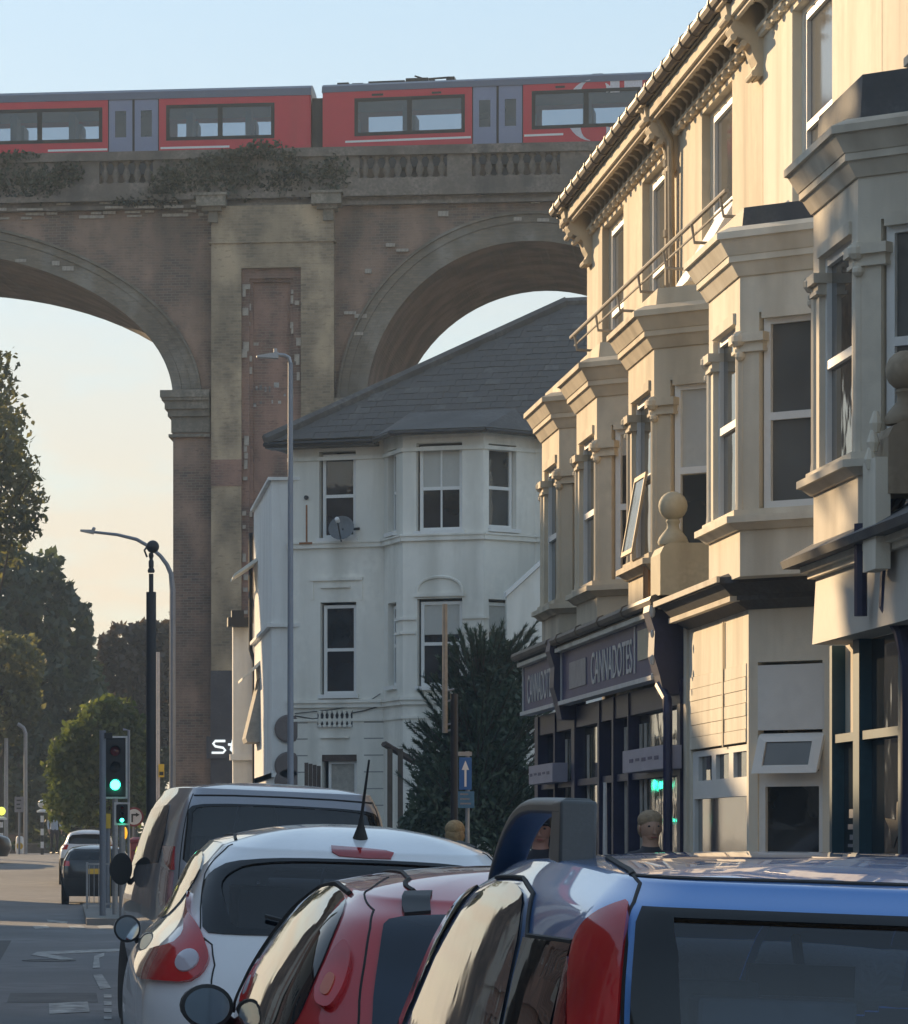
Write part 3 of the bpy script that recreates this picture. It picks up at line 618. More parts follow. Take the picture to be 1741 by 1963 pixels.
# hipped roof with slates
EO = .45
def roofpts():
    A = WF(-.38, EO, ZE); Bq = WF(aEnd + .3, EO, ZE); Cq = WF(aEnd + .3, -8.3, ZE); D = WF(-.38, -8.3, ZE); h = 3.3
    return A, Bq, Cq, D, WF(5.3, -3.9, ZE + h), WF(aEnd - 1.6, -3.9, ZE + h)
A_, B_, C_, D_, E_, G_ = roofpts()
b = MB(); b.add([A_, B_, C_, D_, E_, G_], [(0, 1, 5, 4), (1, 2, 5), (2, 3, 4, 5), (3, 0, 4), (0, 3, 2, 1)]); rf = b.obj('roof', M['slate'], wh)
bay = [WF(aB - .1, EO, ZE), WF(aB + cl * math.cos(CA) - .15, bd + EO, ZE), WF(aB + cl * math.cos(CA) + bw + .15, bd + EO, ZE), WF(aE + .1, EO, ZE)]
sl_ = 3.3 / (3.9 + EO); tp = [WF(aB + .5, EO - .75, ZE + .75 * sl_ + .02), WF(aE - .5, EO - .75, ZE + .75 * sl_ + .02)]
b = MB(); b.add(bay + tp, [(0, 1, 4), (1, 2, 5, 4), (2, 3, 5), (0, 3, 2, 1)]); b.obj('bay_roof', M['slate'], rf)
b = MB(); n_ = Vector((0, 0, .07))
for p, q in ((A_, bay[0]), (bay[0], bay[1]), (bay[1], bay[2]), (bay[2], bay[3]), (bay[3], B_), (A_, D_)): b.tube([p - n_, q - n_], .055, 8)
for p, q in ((A_, bay[0]), (bay[3], B_)):
    i = -WN_ * .5; b.ext([p - n_ * 2.2, q - n_ * 2.2, q - n_ * 2.2 + i, p - n_ * 2.2 + i], (0, 0, .1))
b.obj('gutter', M['black'], wh)
b = MB(); b.tube([A_ + Vector((0, 0, .03)), E_ + Vector((0, 0, .03))], .13, 6); b.tube([E_, G_], .13, 6); b.tube([B_, G_], .12, 6); b.obj('ridge_tiles', M['slate'], rf)
# slates, one by one, on the front slope; the bay's own slope too
e1 = (B_ - A_).normalized(); up = (E_ - A_); up = (up - e1 * up.dot(e1)); Ls = up.length; e2 = up.normalized(); nr = e1.cross(e2)
slm = MB().box(-.165, .165, 0, .40, 0, .012).obj('slate', M['slate'], rf, local=True); placed = 0; extra = MB()
q0 = Matrix((e1, e2, nr)).transposed().to_quaternion().to_euler()
xa = (E_ - A_).dot(e1); xb = (G_ - A_).dot(e1); WL = (B_ - A_).length; course = .25; spots = []
for k in range(int(Ls / course)):
    s = k * course; lo = xa * (s + .4) / Ls; hi = WL + (xb - WL) * (s + .4) / Ls; x = lo + (.17 if k % 2 else 0)
    while x + .34 < hi and s + .42 < Ls:
        spots.append((x + .17, s)); x += .34
rnd.shuffle(spots)
for x, s in spots:
    p = A_ + e1 * x + e2 * (s + rnd.uniform(-.012, .012)) + nr * (.014 + rnd.uniform(0, .008)); rot = q0.copy(); rot.rotate_axis('Z', rnd.uniform(-.03, .03)); rot.rotate_axis('X', -.035)
    if placed == 0: slm.location = p - WO; slm.rotation_euler = rot
    elif placed < 295: inst('slate', slm.data, rf, p - WO, rot)
    else:
        m = rot.to_matrix(); extra.hexa([p + m @ Vector(c) for c in ((-.165, 0, 0), (.165, 0, 0), (.165, .4, 0), (-.165, .4, 0), (-.165, 0, .012), (.165, 0, .012), (.165, .4, .012), (-.165, .4, .012))])
    placed += 1
tag(extra.obj('slates', M['slate'], rf), kind='stuff')
# the side wing on the street side, lit by the sun along its flank
XW = 4.48; YW = 86.0
sw = thing('side_wing', 'grey white flank wing with blinds and round dark discs left of the corner house', 'house', (XW, YW, 0))
b = MB(); ztop = px(521, 921, YW)[2]; b.prism([(XW, YW), (XW + .78, YW), (XW + .78, YW + 8.2), (XW, YW + 8.2)], 3.0, ztop); b.prism([(XW + .05, YW - .02), (XW + .78, YW - .02), (XW + .78, YW + 8.2), (XW + .05, YW + 8.2)], 0, 3.0)
b.obj('wall', M['stucco_cool'], sw)
b = MB(); b.box(XW - .08, XW + .8, YW - .10, YW + 8.3, ztop, ztop + .07); b.box(XW - .10, XW + .78, YW - .10, YW + 8.2, 6.30, 6.38); b.box(XW + .0, XW + .78, YW - .06, YW + 8, 3.0, 3.10)
b.obj('ledge', M['stucco_cool'], sw)
for z, y0, y1, d in ((7.9, YW + 6.2, YW + 8.3, .55), (5.4, YW + 5.0, YW + 7.2, .42)):
    b = MB().ext([(XW, y0, z + .4), (XW - d, y0, z), (XW - d, y0, z - .06), (XW, y0, z + .30)], (0, y1 - y0, 0)); b.obj('window_hood', M['stucco_white'], sw)
b = MB(); b.ext([(XW, YW + 5.0, 5.4), (XW - .34, YW + 5, 4.0), (XW - .30, YW + 5, 3.9), (XW, YW + 5, 3.9)], (0, 2.0, 0)); b.obj('awning', M['curtain'], sw)
F2 = Fr((XW + .05, YW - .02, 0), (1, 0, 0), (0, -1, 0))
for v in (1397, 1468, 1498):
    z = px(528, v, YW)[2]; MB().lathe((XW + .37, YW - .03, z), [(.31, 0), (.31, .035), (.27, .05)], 24, (0, -1, 0)).obj('dark_disc', mat('dark_disc', (.17, .14, .13), .6), sw)  # dark round discs set flat on the end face
b = MB(); b.tube([(XW + .02, YW - .08, 0), (XW + .02, YW - .08, 1.2)], .02); b.obj('conduit', M['black'], sw)
rw = thing('rear_house', 'narrow pale house front with dark hood seen behind the side wing', 'house', (4.05, 97, 0))
b = MB(); b.box(4.1, 5.6, 97, 97.5, 0, px(470, 1195, 97)[2]); b.box(4.02, 4.75, 96.9, 97.2, 3.6, 3.75); b.obj('wall', M['stucco_cool'], rw)
b = MB(); z = px(455, 1195, 97)[2]; b.prism([(3.95, 96.4), (4.5, 96.4), (4.5, 97.0), (3.95, 97.0)], z - .1, z + .12); b.box(4.05, 4.35, 96.6, 97, z + .12, z + .3); b.box(4.6, 4.68, 96.85, 96.99, 0, 6.2); b.obj('hood', M['black'], rw)
dp = MB().tube([(XW - .08, YW + 8.1, 9.0), (XW - .08, YW + 8.1, 6.2), (XW + .0, YW + 8.0, 5.9), (XW + .0, YW + 8.0, 0)], .05).obj('drainpipe', M['black'], sw)
# satellite dish on the corner house
p = px(664, 1014, 85.0); a, z = wp(664, 1014)
sdh = thing('satellite_dish', 'round grey satellite dish beside the upper window of the corner house', 'satellite dish', WF(a, 0, z))
ax = Vector((-.25, -.9, .35)).normalized(); c = WF(a, .38, z)
prof = [(.0, -.10), (.12, -.09), (.22, -.045), (.28, .0), (.285, .0), (.28, -.01), (.22, -.06), (.12, -.105), (.0, -.115)]
MB().lathe(c, prof, 24, ax).obj('dish', mat('dish', (.15, .165, .18), .6), sdh, smooth=True)
b = MB(); b.tube([c - ax * .1, WF(a + .14, .1, z - .02), WF(a + .3, 0, z)], .03); b.tube([c - Vector((0, 0, .3)), c + ax * .42 - Vector((0, 0, .05))], .015); b.obj('bracket', M['black'], sdh)
MB().lathe(c + ax * .38 + Vector((0, 0, -.02)), [(.05, 0), (.05, .12), (.03, .14)], 10, ax).obj('receiver', M['white'], sdh)
# garden door and posts beside the corner house
gd = thing('garden_gate', 'dark brown boarded gate standing ajar by the corner house doorway', 'gate', px(597, 1600, 84))
for k in range(4):
    p = px(584 + 8 * k, 1462 + 2 * k, 84); MB().box(p.x, p.x + .082, 84 + .02 * k, 84.04 + .02 * k, .13, p.z).obj('board', M['wood'], gd)
pg = thing('timber_pergola', 'weathered timber pergola posts at the left edge of the dark conifer', 'pergola', px(757, 1740, 79))
b = MB(); 
for u in (748, 768): p = px(u, 1440, 79); b.box(p.x - .05, p.x + .05, 79, 79.1, .12, p.z + .05)
b.obj('post', M['bark_brown'], pg); p, q = px(738, 1425, 79), px(800, 1462, 79.6); b = MB().tube([p, q], .05, 6); b.tube([p + Vector((0, .5, 0)), q + Vector((0, .5, 0))], .05, 6); b.obj('beam', M['wood'], pg)
# ------------------------------------------------------------------ the terrace on the right
XT, XB = 6.95, 6.10                                    # wall plane, front of the bays
HF = Fr((XT, 0, 0), (0, 1, 0), (-1, 0, 0))
def bpoly(yn, w, o, c=.75, xb=XB, xw=XT + .12):
    n1 = Vector((-c, -(XT - xb))).normalized(); n2 = Vector((-c, (XT - xb))).normalized()
    def hit(p, n, x): return p.y - (x - p.x) * n.x / n.y
    N = Vector((xb, yn)) + n1 * o; F_ = Vector((xb, yn + w)) + n2 * o
    return [(xw, hit(N, n1, xw)), (xb - o, hit(N, n1, xb - o)), (xb - o, hit(F_, n2, xb - o)), (xw, hit(F_, n2, xw))]
def bay(h, yn, w, m, blindC=0, glassC='glass', open_side=False, par=.19, frame='frame'):
    FN = Fr((XB, yn, 0), (XT - XB, -.75, 0), (-.75, -(XT - XB), 0)); FF = Fr((XB, yn, 0), (0, 1, 0), (-1, 0, 0)); FB = Fr((XB, yn + w, 0), (XT - XB, .75, 0), (-.75, XT - XB, 0))
    L = math.hypot(XT - XB, .75); zs, zh = 4.58, 6.38
    bt = MB(); bt.prism(bpoly(yn, w, 0), 4.0, 4.45); bt.prism(bpoly(yn, w, .0), zh, 6.72)
    for F, l in ((FN, L), (FF, w), (FB, L)):
        e = .20 if F is not FF else .24
        bt.fbox(F, 0, e, -.16, 0, 4.45, zh); bt.fbox(F, l - (e if F is FF else .3), l, -.16, 0, 4.45, zh)
        if F is not FF: bt.fbox(F, l - .3, l, -.16, .02, zs, zh)
    for yy in (yn, yn + w):                            # colonnettes at the corners
        q = bpoly(yn, w, .015)[1 if yy == yn else 2]; bt.lathe((q[0] + .05, q[1] + (.05 if yy == yn else -.05), zs), [(.075, 0), (.065, .1), (.065, 1.5), (.075, 1.52)], 10)
    bay_o = bt.obj('bay_wall', m, h)
    b = MB()
    for F, l in ((FN, L), (FF, w), (FB, L)):           # capitals
        for a0, a1 in ((-.03, .26), (l - .30, l + (.03 if F is FF else .0))):
            b.fbox(F, a0, a1, -.1, .035, 6.03, 6.06); b.fbox(F, a0 + .01, a1 - .01, -.1, .02, 6.06, 6.12); b.fbox(F, a0 - .015, a1 + .015, -.1, .06, 6.12, 6.20)
        b.fbox(F, .24, l - .28, -.1, .025, zh - .06, zh + .04)
    for yy in (yn, yn + w):
        q = bpoly(yn, w, .03)[1 if yy == yn else 2]; b.ball((q[0] + .02, q[1], 6.15), .075, 10); b.ball((q[0] + .03, q[1], 6.0), .05, 10)
    b.obj('capital', m, bay_o)
    b = MB(); P = lambda o: bpoly(yn, w, o)
    b.frus(P(.02), P(.09), 6.72, 6.84); b.prism(P(.11), 6.84, 6.90); b.frus(P(.12), P(.20), 6.90, 7.04); b.prism(P(.225), 7.04, 7.10); b.frus(P(.225), P(.10), 7.10, 7.16)
    b.obj('bay_cornice', m, bay_o)
    b = MB(); b.frus(P(-.02), P(-.04), 7.16, 7.16 + par); b.obj('bay_parapet', m if par < .3 and m is M['stucco_yellow'] else M['lead'], bay_o)
    b = MB(); b.frus(P(.03), P(.10), 4.42, 4.48); b.prism(P(.13), 4.48, 4.54); b.prism(P(.06), 4.54, 4.60); b.obj('bay_sill', m, bay_o)
    sash(FF, .24, w - .24, zs, zh - .06, .05, bay_o, fw=.07, glass='glass', frame=frame)
    sash(FN, .22, L - .32, zs + .02, zh - .04, .05, bay_o, fw=.07, mid=.48, glass=glassC, blind=blindC, frame=frame)
    sash(FB, .22, L - .32, zs + .02, zh - .04, .05, bay_o, fw=.07, mid=.48, frame=frame)
    if open_side:                                      # a lower casement pushed outwards
        CFr = lambda a, o, z: FF(.5 + a, .15 * (1 - z / .85) + o, 4.64 + z)
        k = MB().wall(CFr, 0, .8, 0, .85, -.015, .015, [(.05, .75, .05, .80)]).obj('open_casement', M['timber'], bay_o)
        MB().fbox(CFr, .04, .76, -.005, .005, .04, .81).obj('pane', M['glass_grey'], bay_o)
    return bay_o
def terrace_house(label, y0, y1, m, wins, bays, zlow=3.95, group='terraced houses on the right'):
    h = thing('terraced_house', label, 'house', (XT, (y0 + y1) / 2, 0), group=group)
    holes = [(c - .98, c + .98, 7.42, 9.56) for c in wins]
    b = MB(); b.wall(HF, y0, y1, zlow, 10.0, -.34, 0, holes)
    b.box(XT + .2, XT + 7.5, y1 - .25, y1, 0, 10.0); b.box(XT + 7.2, XT + 7.5, y0, y1 - .25, 0, 10.0); b.box(XT + .34, XT + .5, y0, y1 - .25, 0, zlow)
    b.obj('wall', m, h)
    for c in wins:
        b = MB(); w = sash(HF, c - .80, c + .84, 7.48, 9.50, .10, h, fw=.07, mid=.46, frame='frame', glass='glass_grey')
        b.fbox(HF, c - .98, c - .80, -.30, -.09, 7.42, 9.56); b.fbox(HF, c + .84, c + .98, -.30, -.09, 7.42, 9.56); b.fbox(HF, c - .80, c + .84, -.30, -.09, 9.50, 9.56)
        b.obj('window_lining', m, h)
        MB().fbox(HF, c - 1.08, c + 1.08, -.02, .09, 7.30, 7.42).obj('sill', m, h)
    # eaves: moulding, dentils, soffit, fascia, gutter
    b = MB(); b.fbox(HF, y0, y1, -.02, .05, 9.63, 9.68); b.fbox(HF, y0, y1, -.02, .08, 9.68, 9.72); b.obj('frieze_moulding', m, h)
    ex = .30 if y1 > 52 else 0
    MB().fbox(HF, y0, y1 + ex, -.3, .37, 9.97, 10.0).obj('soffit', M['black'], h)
    b = MB(); b.fbox(HF, y0, y1 + ex, .27, .33, 9.84, 9.97); b.fbox(HF, y0, y1 + ex, .25, .29, 9.80, 9.84); b.obj('fascia', m, h)
    b = MB()
    b.tube([HF(y0, .40, 10.06), HF(y1 + ex, .40, 10.06)], .075, 10); yy = y0 + .4
    while yy < y1: b.tube([HF(yy, .40, 10.06), HF(yy + .07, .40, 10.06)], .09, 10); yy += .62
    b.fbox(HF, y0, y1 + ex, .30, .36, 10.0, 10.10); b.obj('gutter', M['gutter'], h)
    br = None; n = int((y1 - y0) / .40)
    for k in range(n):                                 # paired drops below the soffit
        yy = y0 + (k + .5) * (y1 - y0) / n
        if any(abs(yy - c) < .36 for c in CONS): continue
        if br is None:
            b = MB(); b.ext([(0, -.05, .30), (-.05, -.05, .28), (-.11, -.05, .22), (-.16, -.05, .17), (-.24, -.05, .14), (-.25, -.05, .04), (-.25, -.05, 0), (0, -.05, 0)][::-1] if 0 else [(0, -.055, -.32), (-.05, -.055, -.32), (-.08, -.055, -.22), (-.07, -.055, -.16), (-.13, -.055, -.10), (-.20, -.055, -.09), (-.24, -.055, -.05), (-.24, -.055, 0), (0, -.055, 0)], (0, .11, 0))
            b.ball((-.06, 0, -.33), .05, 8); b.ball((-.225, 0, -.10), .035, 8)
            br = b.obj('eaves_bracket', m, h, local=True); br.location = Vector((XT, yy, 9.96)) - h.location
        else: inst('eaves_bracket', br.data, h, Vector((XT, yy, 9.96)) - h.location)
    for c in CONS:
        if y0 <= c < y1 or (c == CONS[-1] and y1 > 52):
            b = MB(); pr = [(0, -.72), (-.06, -.74), (-.09, -.66), (-.06, -.60), (-.10, -.52), (-.13, -.42), (-.20, -.36), (-.28, -.32), (-.33, -.24), (-.30, -.18), (-.36, -.12), (-.38, 0), (0, 0)]
            b.ext([(XT + x, c - .16, 9.97 + z) for x, z in pr], (0, .32, 0))
            for x, z in ((-.30, -.34), (-.36, -.15), (-.09, -.70), (-.2, -.40)): b.tube([(XT + x, c - .19, 9.97 + z), (XT + x, c + .19, 9.97 + z)], .035, 8)
            b.fbox(HF, c - .24, c + .24, 0, .42, 9.97, 10.03); b.obj('console', m, h)
    b = MB(); b.add([(XT - .36, y0, 10.06), (XT - .36, y1 + ex, 10.06), (XT + 3.7, y1 + ex, 12.1), (XT + 3.7, y0, 12.1), (XT + 7.7, y0, 10.0), (XT + 7.7, y1 + ex, 10.0)], [(0, 1, 2, 3), (3, 2, 5, 4)])
    b.obj('roof', M['slate'], h)
    for k, (yn, w, kw) in enumerate(bays): bay(h, yn, w, m, **kw)
    return h
CONS = [33.5, 39.25, 44.75, 52.0]
hA = terrace_house('far yellow rendered house of the terrace with two bays over the dark shop', 44.9, 52.35, M['stucco_yellow'], [49.9, 46.35], [(48.57, 1.75, {}), (45.1, 1.8, dict(blindC=.15))])
hC = terrace_house('yellow rendered house with an open bay casement behind the ball finial', 39.12, 44.9, M['stucco_yellow'], [41.9], [(40.7, 1.86, dict(blindC=.55, open_side=True))])
hD = terrace_house('sunlit cream house with large white framed bay window and clad ground floor', 33.4, 39.10, M['stucco_cream'], [36.55], [(35.5, 1.72, dict(glassC='glass_grey'))], zlow=4.0)
hE = terrace_house('nearest grey rendered house with dark leaded bay roof at the picture edge', 24.0, 33.38, M['stucco_grey'], [31.15, 27.0], [(30.2, 1.8, dict(glassC='glass_grey', par=.36)), (25.6, 1.8, {})], zlow=3.9)
# a hopper of brick upstand, drainpipes, the guard rail across the upper windows
MB().ext([(XT - .30, 44.6, 10.02), (XT - .30, 44.6, 10.30), (XT + .6, 44.6, 10.75), (XT + 1.4, 44.6, 10.75), (XT + 1.4, 44.6, 10.02)], (0, .3, 0)).obj('upstand', M['lead'], hA)
b = MB(); b.tube([HF(44.72, .40, 10.0), HF(44.72, .12, 9.72), HF(44.72, .08, 9.4), HF(44.72, .08, 4.3)], .05, 8); b.tube([HF(44.45, .3, 9.95), HF(44.45, .1, 9.55), HF(44.5, .07, 7.2)], .04, 8)
for z in (9.3, 8.5, 7.6): b.tube([HF(44.72, .08, z), HF(44.72, .08, z + .08)], .068, 8)
b.obj('drainpipe', M['timber'], hA)
b = MB(); p, q = Vector((6.56, 51.0, 8.16)), Vector((6.50, 38.6, 8.02)); dv = (q - p)
b.tube([p, q], .024, 8); b.tube([p + Vector((.05, 0, -.10)), q + Vector((.05, 0, -.10))], .014, 6)
for t in (.03, .2, .36, .5, .66, .82, .97):
    c = p + dv * t; b.tube([c, c + Vector((.03, 0, -.2)), Vector((XT, c.y, c.z - .22))], .018, 6)
b.obj('guard_rail', M['mast'], hA)
b = MB(); F = HF; b.hexa([F(41.35, 0, 7.55), F(42.6, 0, 7.55), F(42.6, .40, 7.52), F(41.35, .40, 7.52), F(41.35, -.16, 8.35), F(42.6, -.16, 8.35), F(42.6, -.10, 8.37), F(41.35, -.10, 8.37)])
b.obj('open_casement', M['frame'], hC)
# ------------------------------------------------------------------ shop front under the far houses
XS = 6.10
sf = thing('shop_front', 'dark navy shop front with painted name boards beneath the yellow houses', 'shop front', (XS, 46, 0))
SF = Fr((XS, 0, 0), (0, 1, 0), (-1, 0, 0))
b = MB(); b.fbox(SF, 39.9, 52.5, -.9, -.22, .12, .62)
for y, w in ((52.1, .36), (50.3, .12), (48.35, .30), (46.1, .16), (44.9, .14), (43.7, .07), (40.0, .20)):
    b.fbox(SF, y, y + w, -.36, -.16, .12, 3.25)
b.fbox(SF, 39.9, 52.5, -.34, -.18, 3.0, 3.26); b.fbox(SF, 39.9, 52.5, -.33, -.2, 2.28, 2.36); b.obj('shop_frame', M['navy'], sf)
for y0, y1, mm in ((51.2, 52.1, 'glass'), (50.42, 51.2, 'shop_pale'), (49.38, 50.3, 'shop_pale'), (48.65, 49.38, 'glass'), (47.3, 48.35, 'shop_olive'), (46.26, 47.3, 'glass'), (45.04, 46.1, 'glass'), (43.77, 44.9, 'shop_pale'), (42.6, 43.7, 'shop_pale'), (40.2, 42.6, 'glass')):
    if mm not in M: M[mm] = glassy(mm, {'shop_pale': (.17, .18, .165), 'shop_olive': (.11, .11, .07)}[mm], .06, .05, .5)
    MB().fbox(SF, y0, y1, -.31, -.29, .62, 3.0).obj('shop_window', M[mm], sf)
for y in (50.8, 49.9, 47.8, 44.6, 44.2, 43.4, 43.05): MB().hexa([SF(y, -.275, .9), SF(y + .16, -.275, .9), SF(y + .16, -.285, .9), SF(y, -.285, .9), SF(y + .03, -.275, 2.9), SF(y + .24, -.275, 2.9), SF(y + .24, -.285, 2.9), SF(y + .03, -.285, 2.9)]).obj('display_drape', M['curtain'], sf)
def signboard(y0, y1, tc_, tw, plates):
    o = MB().fbox(SF, y0, y1, -.16, 0, 3.32, 3.92).obj('name_board', M['sign_navy'], sf)
    b = MB(); b.fbox(SF, y0, y1, -.1, .05, 3.27, 3.32); b.fbox(SF, y0, y0 + .04, -.1, .02, 3.32, 3.92); b.fbox(SF, y1 - .04, y1, -.1, .02, 3.32, 3.92); b.obj('sign_moulding', M['sign_white'], o)
    MB().fbox(SF, y0, y1, -.1, .09, 3.92, 3.97).obj('cornice_moulding', M['stucco_cream'], o)
    t = textobj('lettering', 'CANNADOTES', .40, M['sign_white'], .004); xs = [v.co.x for v in t.data.vertices]; k = tw / (max(xs) - min(xs)); ys = [v.co.y for v in t.data.vertices]; ky = .37 / (max(ys) - min(ys)); my = (max(ys) + min(ys)) / 2
    for v in t.data.vertices: x, y, z = v.co; p = Vector((XS - .006 - z, tc_ - x * k, 3.60 + (y - my) * ky)) - sf.location; v.co = p
    t.parent = o
    for a, c, z0, z1, mm in plates: MB().fbox(SF, a, c, .003, .012, z0, z1).obj('sign_plate', M[mm], o)
M['plate_dim'] = mat('plate_dim', (.24, .24, .27), .5, vary=.2, scale=5); M['plate_cream'] = mat('plate_cream', (.46, .41, .30), .5, vary=.15, scale=5)
signboard(48.75, 52.35, 50.5, 2.7, [])
signboard(40.5, 48.3, 43.9, 3.3, [(46.0, 47.5, 3.44, 3.76, 'plate_dim'), (40.62, 41.8, 3.52, 3.84, 'plate_cream'), (42.0, 42.08, 3.4, 3.9, 'sign_white')])
for y in (48.32, 40.05):                               # consoles between the boards
    b = MB(); b.ext([(XS + .3, y, 4.1), (XS - .13, y, 4.1), (XS - .15, y, 3.95), (XS - .09, y, 3.75), (XS - .10, y, 3.5), (XS - .04, y, 3.3), (XS, y, 3.1), (XS + .3, y, 3.1)], (0, .42, 0)); b.obj('console', M['navy'], sf)
for z, r in ((3.95, .055), (3.72, .035), (3.45, .045), (3.28, .03)): MB().ball((XS - .12, 40.02, z), r, 8, (.6, .4, 1.3)).obj('console_ornament', M['sign_white'], sf)
b = MB(); b.hexa([(XS - .05, 39.9, 3.98), (XT, 39.9, 3.98), (XT, 52.5, 3.98), (XS - .05, 52.5, 3.98), (XS - .05, 39.9, 4.06), (XT, 39.9, 4.45), (XT, 52.5, 4.45), (XS - .05, 52.5, 4.06)]); b.obj('lead_roof', M['lead'], sf)
b = MB(); b.tube([(XS - .10, 39.95, 4.06), (XS - .10, 48.3, 4.06)], .06, 8); b.tube([(XS - .10, 48.7, 4.06), (XS - .10, 52.5, 4.06)], .06, 8)
for y in (42, 43.9, 45.8, 47.6): b.tube([(XS - .10, y, 4.06), (XS - .10, y + .09, 4.06)], .075, 8)
b.obj('gutter', M['gutter'], sf)
MB().fbox(SF, 39.95, 48.3, -.05, .06, 3.97, 4.0).obj('gutter_board', M['timber'], sf)
b = MB(); b.tube([(XS - .04, 40.85, 4.5), (XS - .04, 40.85, 3.96)], .055, 10); b.obj('drainpipe', mat('copper', (.45, .26, .14), .35, metal=.6), sf)
b = MB(); b.tube([(XS - .02, 40.2, 3.2), (XS + .02, 39.95, 3.05), (XS + .02, 39.9, 2.9), (XS + .02, 39.9, .1)], .05, 8); b.obj('drainpipe', M['navy'], sf)
for y0, y1, lab in ((49.0, 51.5, 'far'), (39.9, 42.8, 'near')):
    hb = thing('hanging_board', 'long pale notice board fixed across the %s part of the navy shop front' % lab, 'sign', (XS + .05, (y0 + y1) / 2, 2.45), group='notice boards on the shop front')
    MB().fbox(SF, y0, y1, -.16, .03, 2.34, 2.58).obj('board', mat('board_lilac', (.36, .34, .42), .5, vary=.1), hb)
    b = MB()
    for k in range(5): b.fbox(SF, y0 + .3 + k * .45, y0 + .58 + k * .45, .031, .034, 2.44 + .01 * (k % 2), 2.48)
    b.obj('lettering', M['sign_navy'], hb)
# ball finials on the party walls
def finial(label, y0, y1, mm, z0=4.1):
    c = (6.20, (y0 + y1) / 2); f = thing('ball_finial', label, 'finial', (c[0], c[1], z0), group='ball finials on the party walls')
    b = MB(); xb = XS - .08
    b.ext([(xb, y0, z0), (xb, y0, z0 + .42), (xb + .04, y0, z0 + .5), (xb + .10, y0, z0 + .53), (xb + .5, y0, z0 + .53), (XT - .0, y0, z0 + .4), (XT - .0, y0, z0)], (0, y1 - y0, 0)); b.obj('pedestal', mm, f)
    MB().lathe((c[0], c[1], z0 + .53), [(.15, 0), (.16, .03), (.14, .08), (.10, .13), (.065, .17), (.06, .21), (.075, .24), (.06, .27), (.06, .30)], 16).obj('neck', mm, f, smooth=True)
    MB().ball((c[0], c[1], z0 + .30 + .53 + .10), .15, 20).obj('ball', mm, f, smooth=True)
finial('pale stone ball finial on a brown pedestal above the shop gutter', 39.75, 40.4, mat('finial_stone', (.50, .45, .33), .8, vary=.15, stain=(.22, .16, .10), stainamt=.6))
finial('weathered stone ball finial on a scrolled pedestal at the right picture edge', 28.7, 29.2, mat('finial_dark', (.36, .29, .21), .85, vary=.25, stain=(.14, .1, .07), stainamt=.7), 4.15)
b = MB(); c = (XS - .12, 28.95)
for z, x in ((4.72, .0), (4.58, -.02), (4.45, -.04)): b.lathe((c[0] + x, c[1], z), [(.03, -.1), (.05, -.03), (.03, .03), (.02, .06)], 8)
b.box(XS - .17, XS - .06, 28.72, 29.18, 3.6, 4.42); b.obj('scroll', M['stucco_cream'], hE)
# ground floor of the cream house: clad bay, cornice
gb = bpoly; gX = 6.30
def gpoly(o): return bpoly(36.2, 3.45, o, c=.62, xb=gX)
b = MB(); b.prism(gpoly(0), 3.25, 3.74); b.prism(gpoly(-.02), .12, .75)
GFN = Fr((gX, 36.2, 0), (XT - gX, -.62, 0), (-.62, -(XT - gX), 0)); GFF = Fr((gX, 36.2, 0), (0, 1, 0), (-1, 0, 0)); GFB = Fr((gX, 39.65, 0), (XT - gX, .62, 0), (-.62, XT - gX, 0)); GL = math.hypot(XT - gX, .62)
for F, l in ((GFN, GL), (GFF, 3.45)): b.fbox(F, 0, .10, -.1, 0, .75, 3.25); b.fbox(F, l - .1, l, -.1, 0, .75, 3.25)
b.fbox(GFB, 0, GL, -.1, 0, .75, 3.25); b.obj('ground_bay_wall', M['stucco_cream'], hD)
for k in range(6): MB().fbox(GFF, .10, 3.35, -.08, .012 - .004 * (k % 2), 2.52 + k * .122, 2.52 + k * .122 + .117).obj('cladding_board', M['stucco_cream'], hD)
MB().fbox(GFN, .10, GL - .08, -.06, .0, 2.62, 3.22).obj('cladding_panel', M['stucco_cool'], hD)
MB().fbox(GFF, 1.3, 1.36, .012, .02, 2.5, 3.7).obj('cladding_strip', mat('strip', (.5, .42, .3), .8), hD)
b = MB(); b.wall(GFF, .10, 3.35, .75, 2.5, -.09, -.02, [(.18, .95, 2.20, 2.44), (1.2, 1.95, 2.20, 2.44), (2.2, 3.0, 2.20, 2.44), (.16, 3.25, .85, 2.02)]); w = b.obj('window', M['frame'], hD)
for h_ in ((.18, .95, 2.20, 2.44), (1.2, 1.95, 2.20, 2.44), (2.2, 3.0, 2.20, 2.44), (.16, 3.25, .85, 2.02)): MB().fbox(GFF, h_[0], h_[1], -.07, -.06, h_[2], h_[3]).obj('pane', M['glass_grey' if h_[2] < 1 else 'glass'], w)
b = MB(); b.wall(GFN, .10, GL - .08, .75, 2.58, -.09, -.02, [(.17, GL - .15, .85, 2.10), (.17, GL - .15, 2.24, 2.5)]); w = b.obj('window', M['frame'], hD)
MB().fbox(GFN, .17, GL - .15, -.07, -.06, .85, 2.10).obj('pane', M['glass'], w); MB().fbox(GFN, .17, GL - .15, -.07, -.06, 2.24, 2.5).obj('pane', M['glass'], w)
o = [GFN(.12, .14, 2.22), GFN(GL - .08, .14, 2.22), GFN(GL - .08, .02, 2.56), GFN(.12, .02, 2.56)]; ic = [GFN(.22, .12, 2.28), GFN(GL - .18, .12, 2.28), GFN(GL - .18, .05, 2.51), GFN(.22, .05, 2.51)]
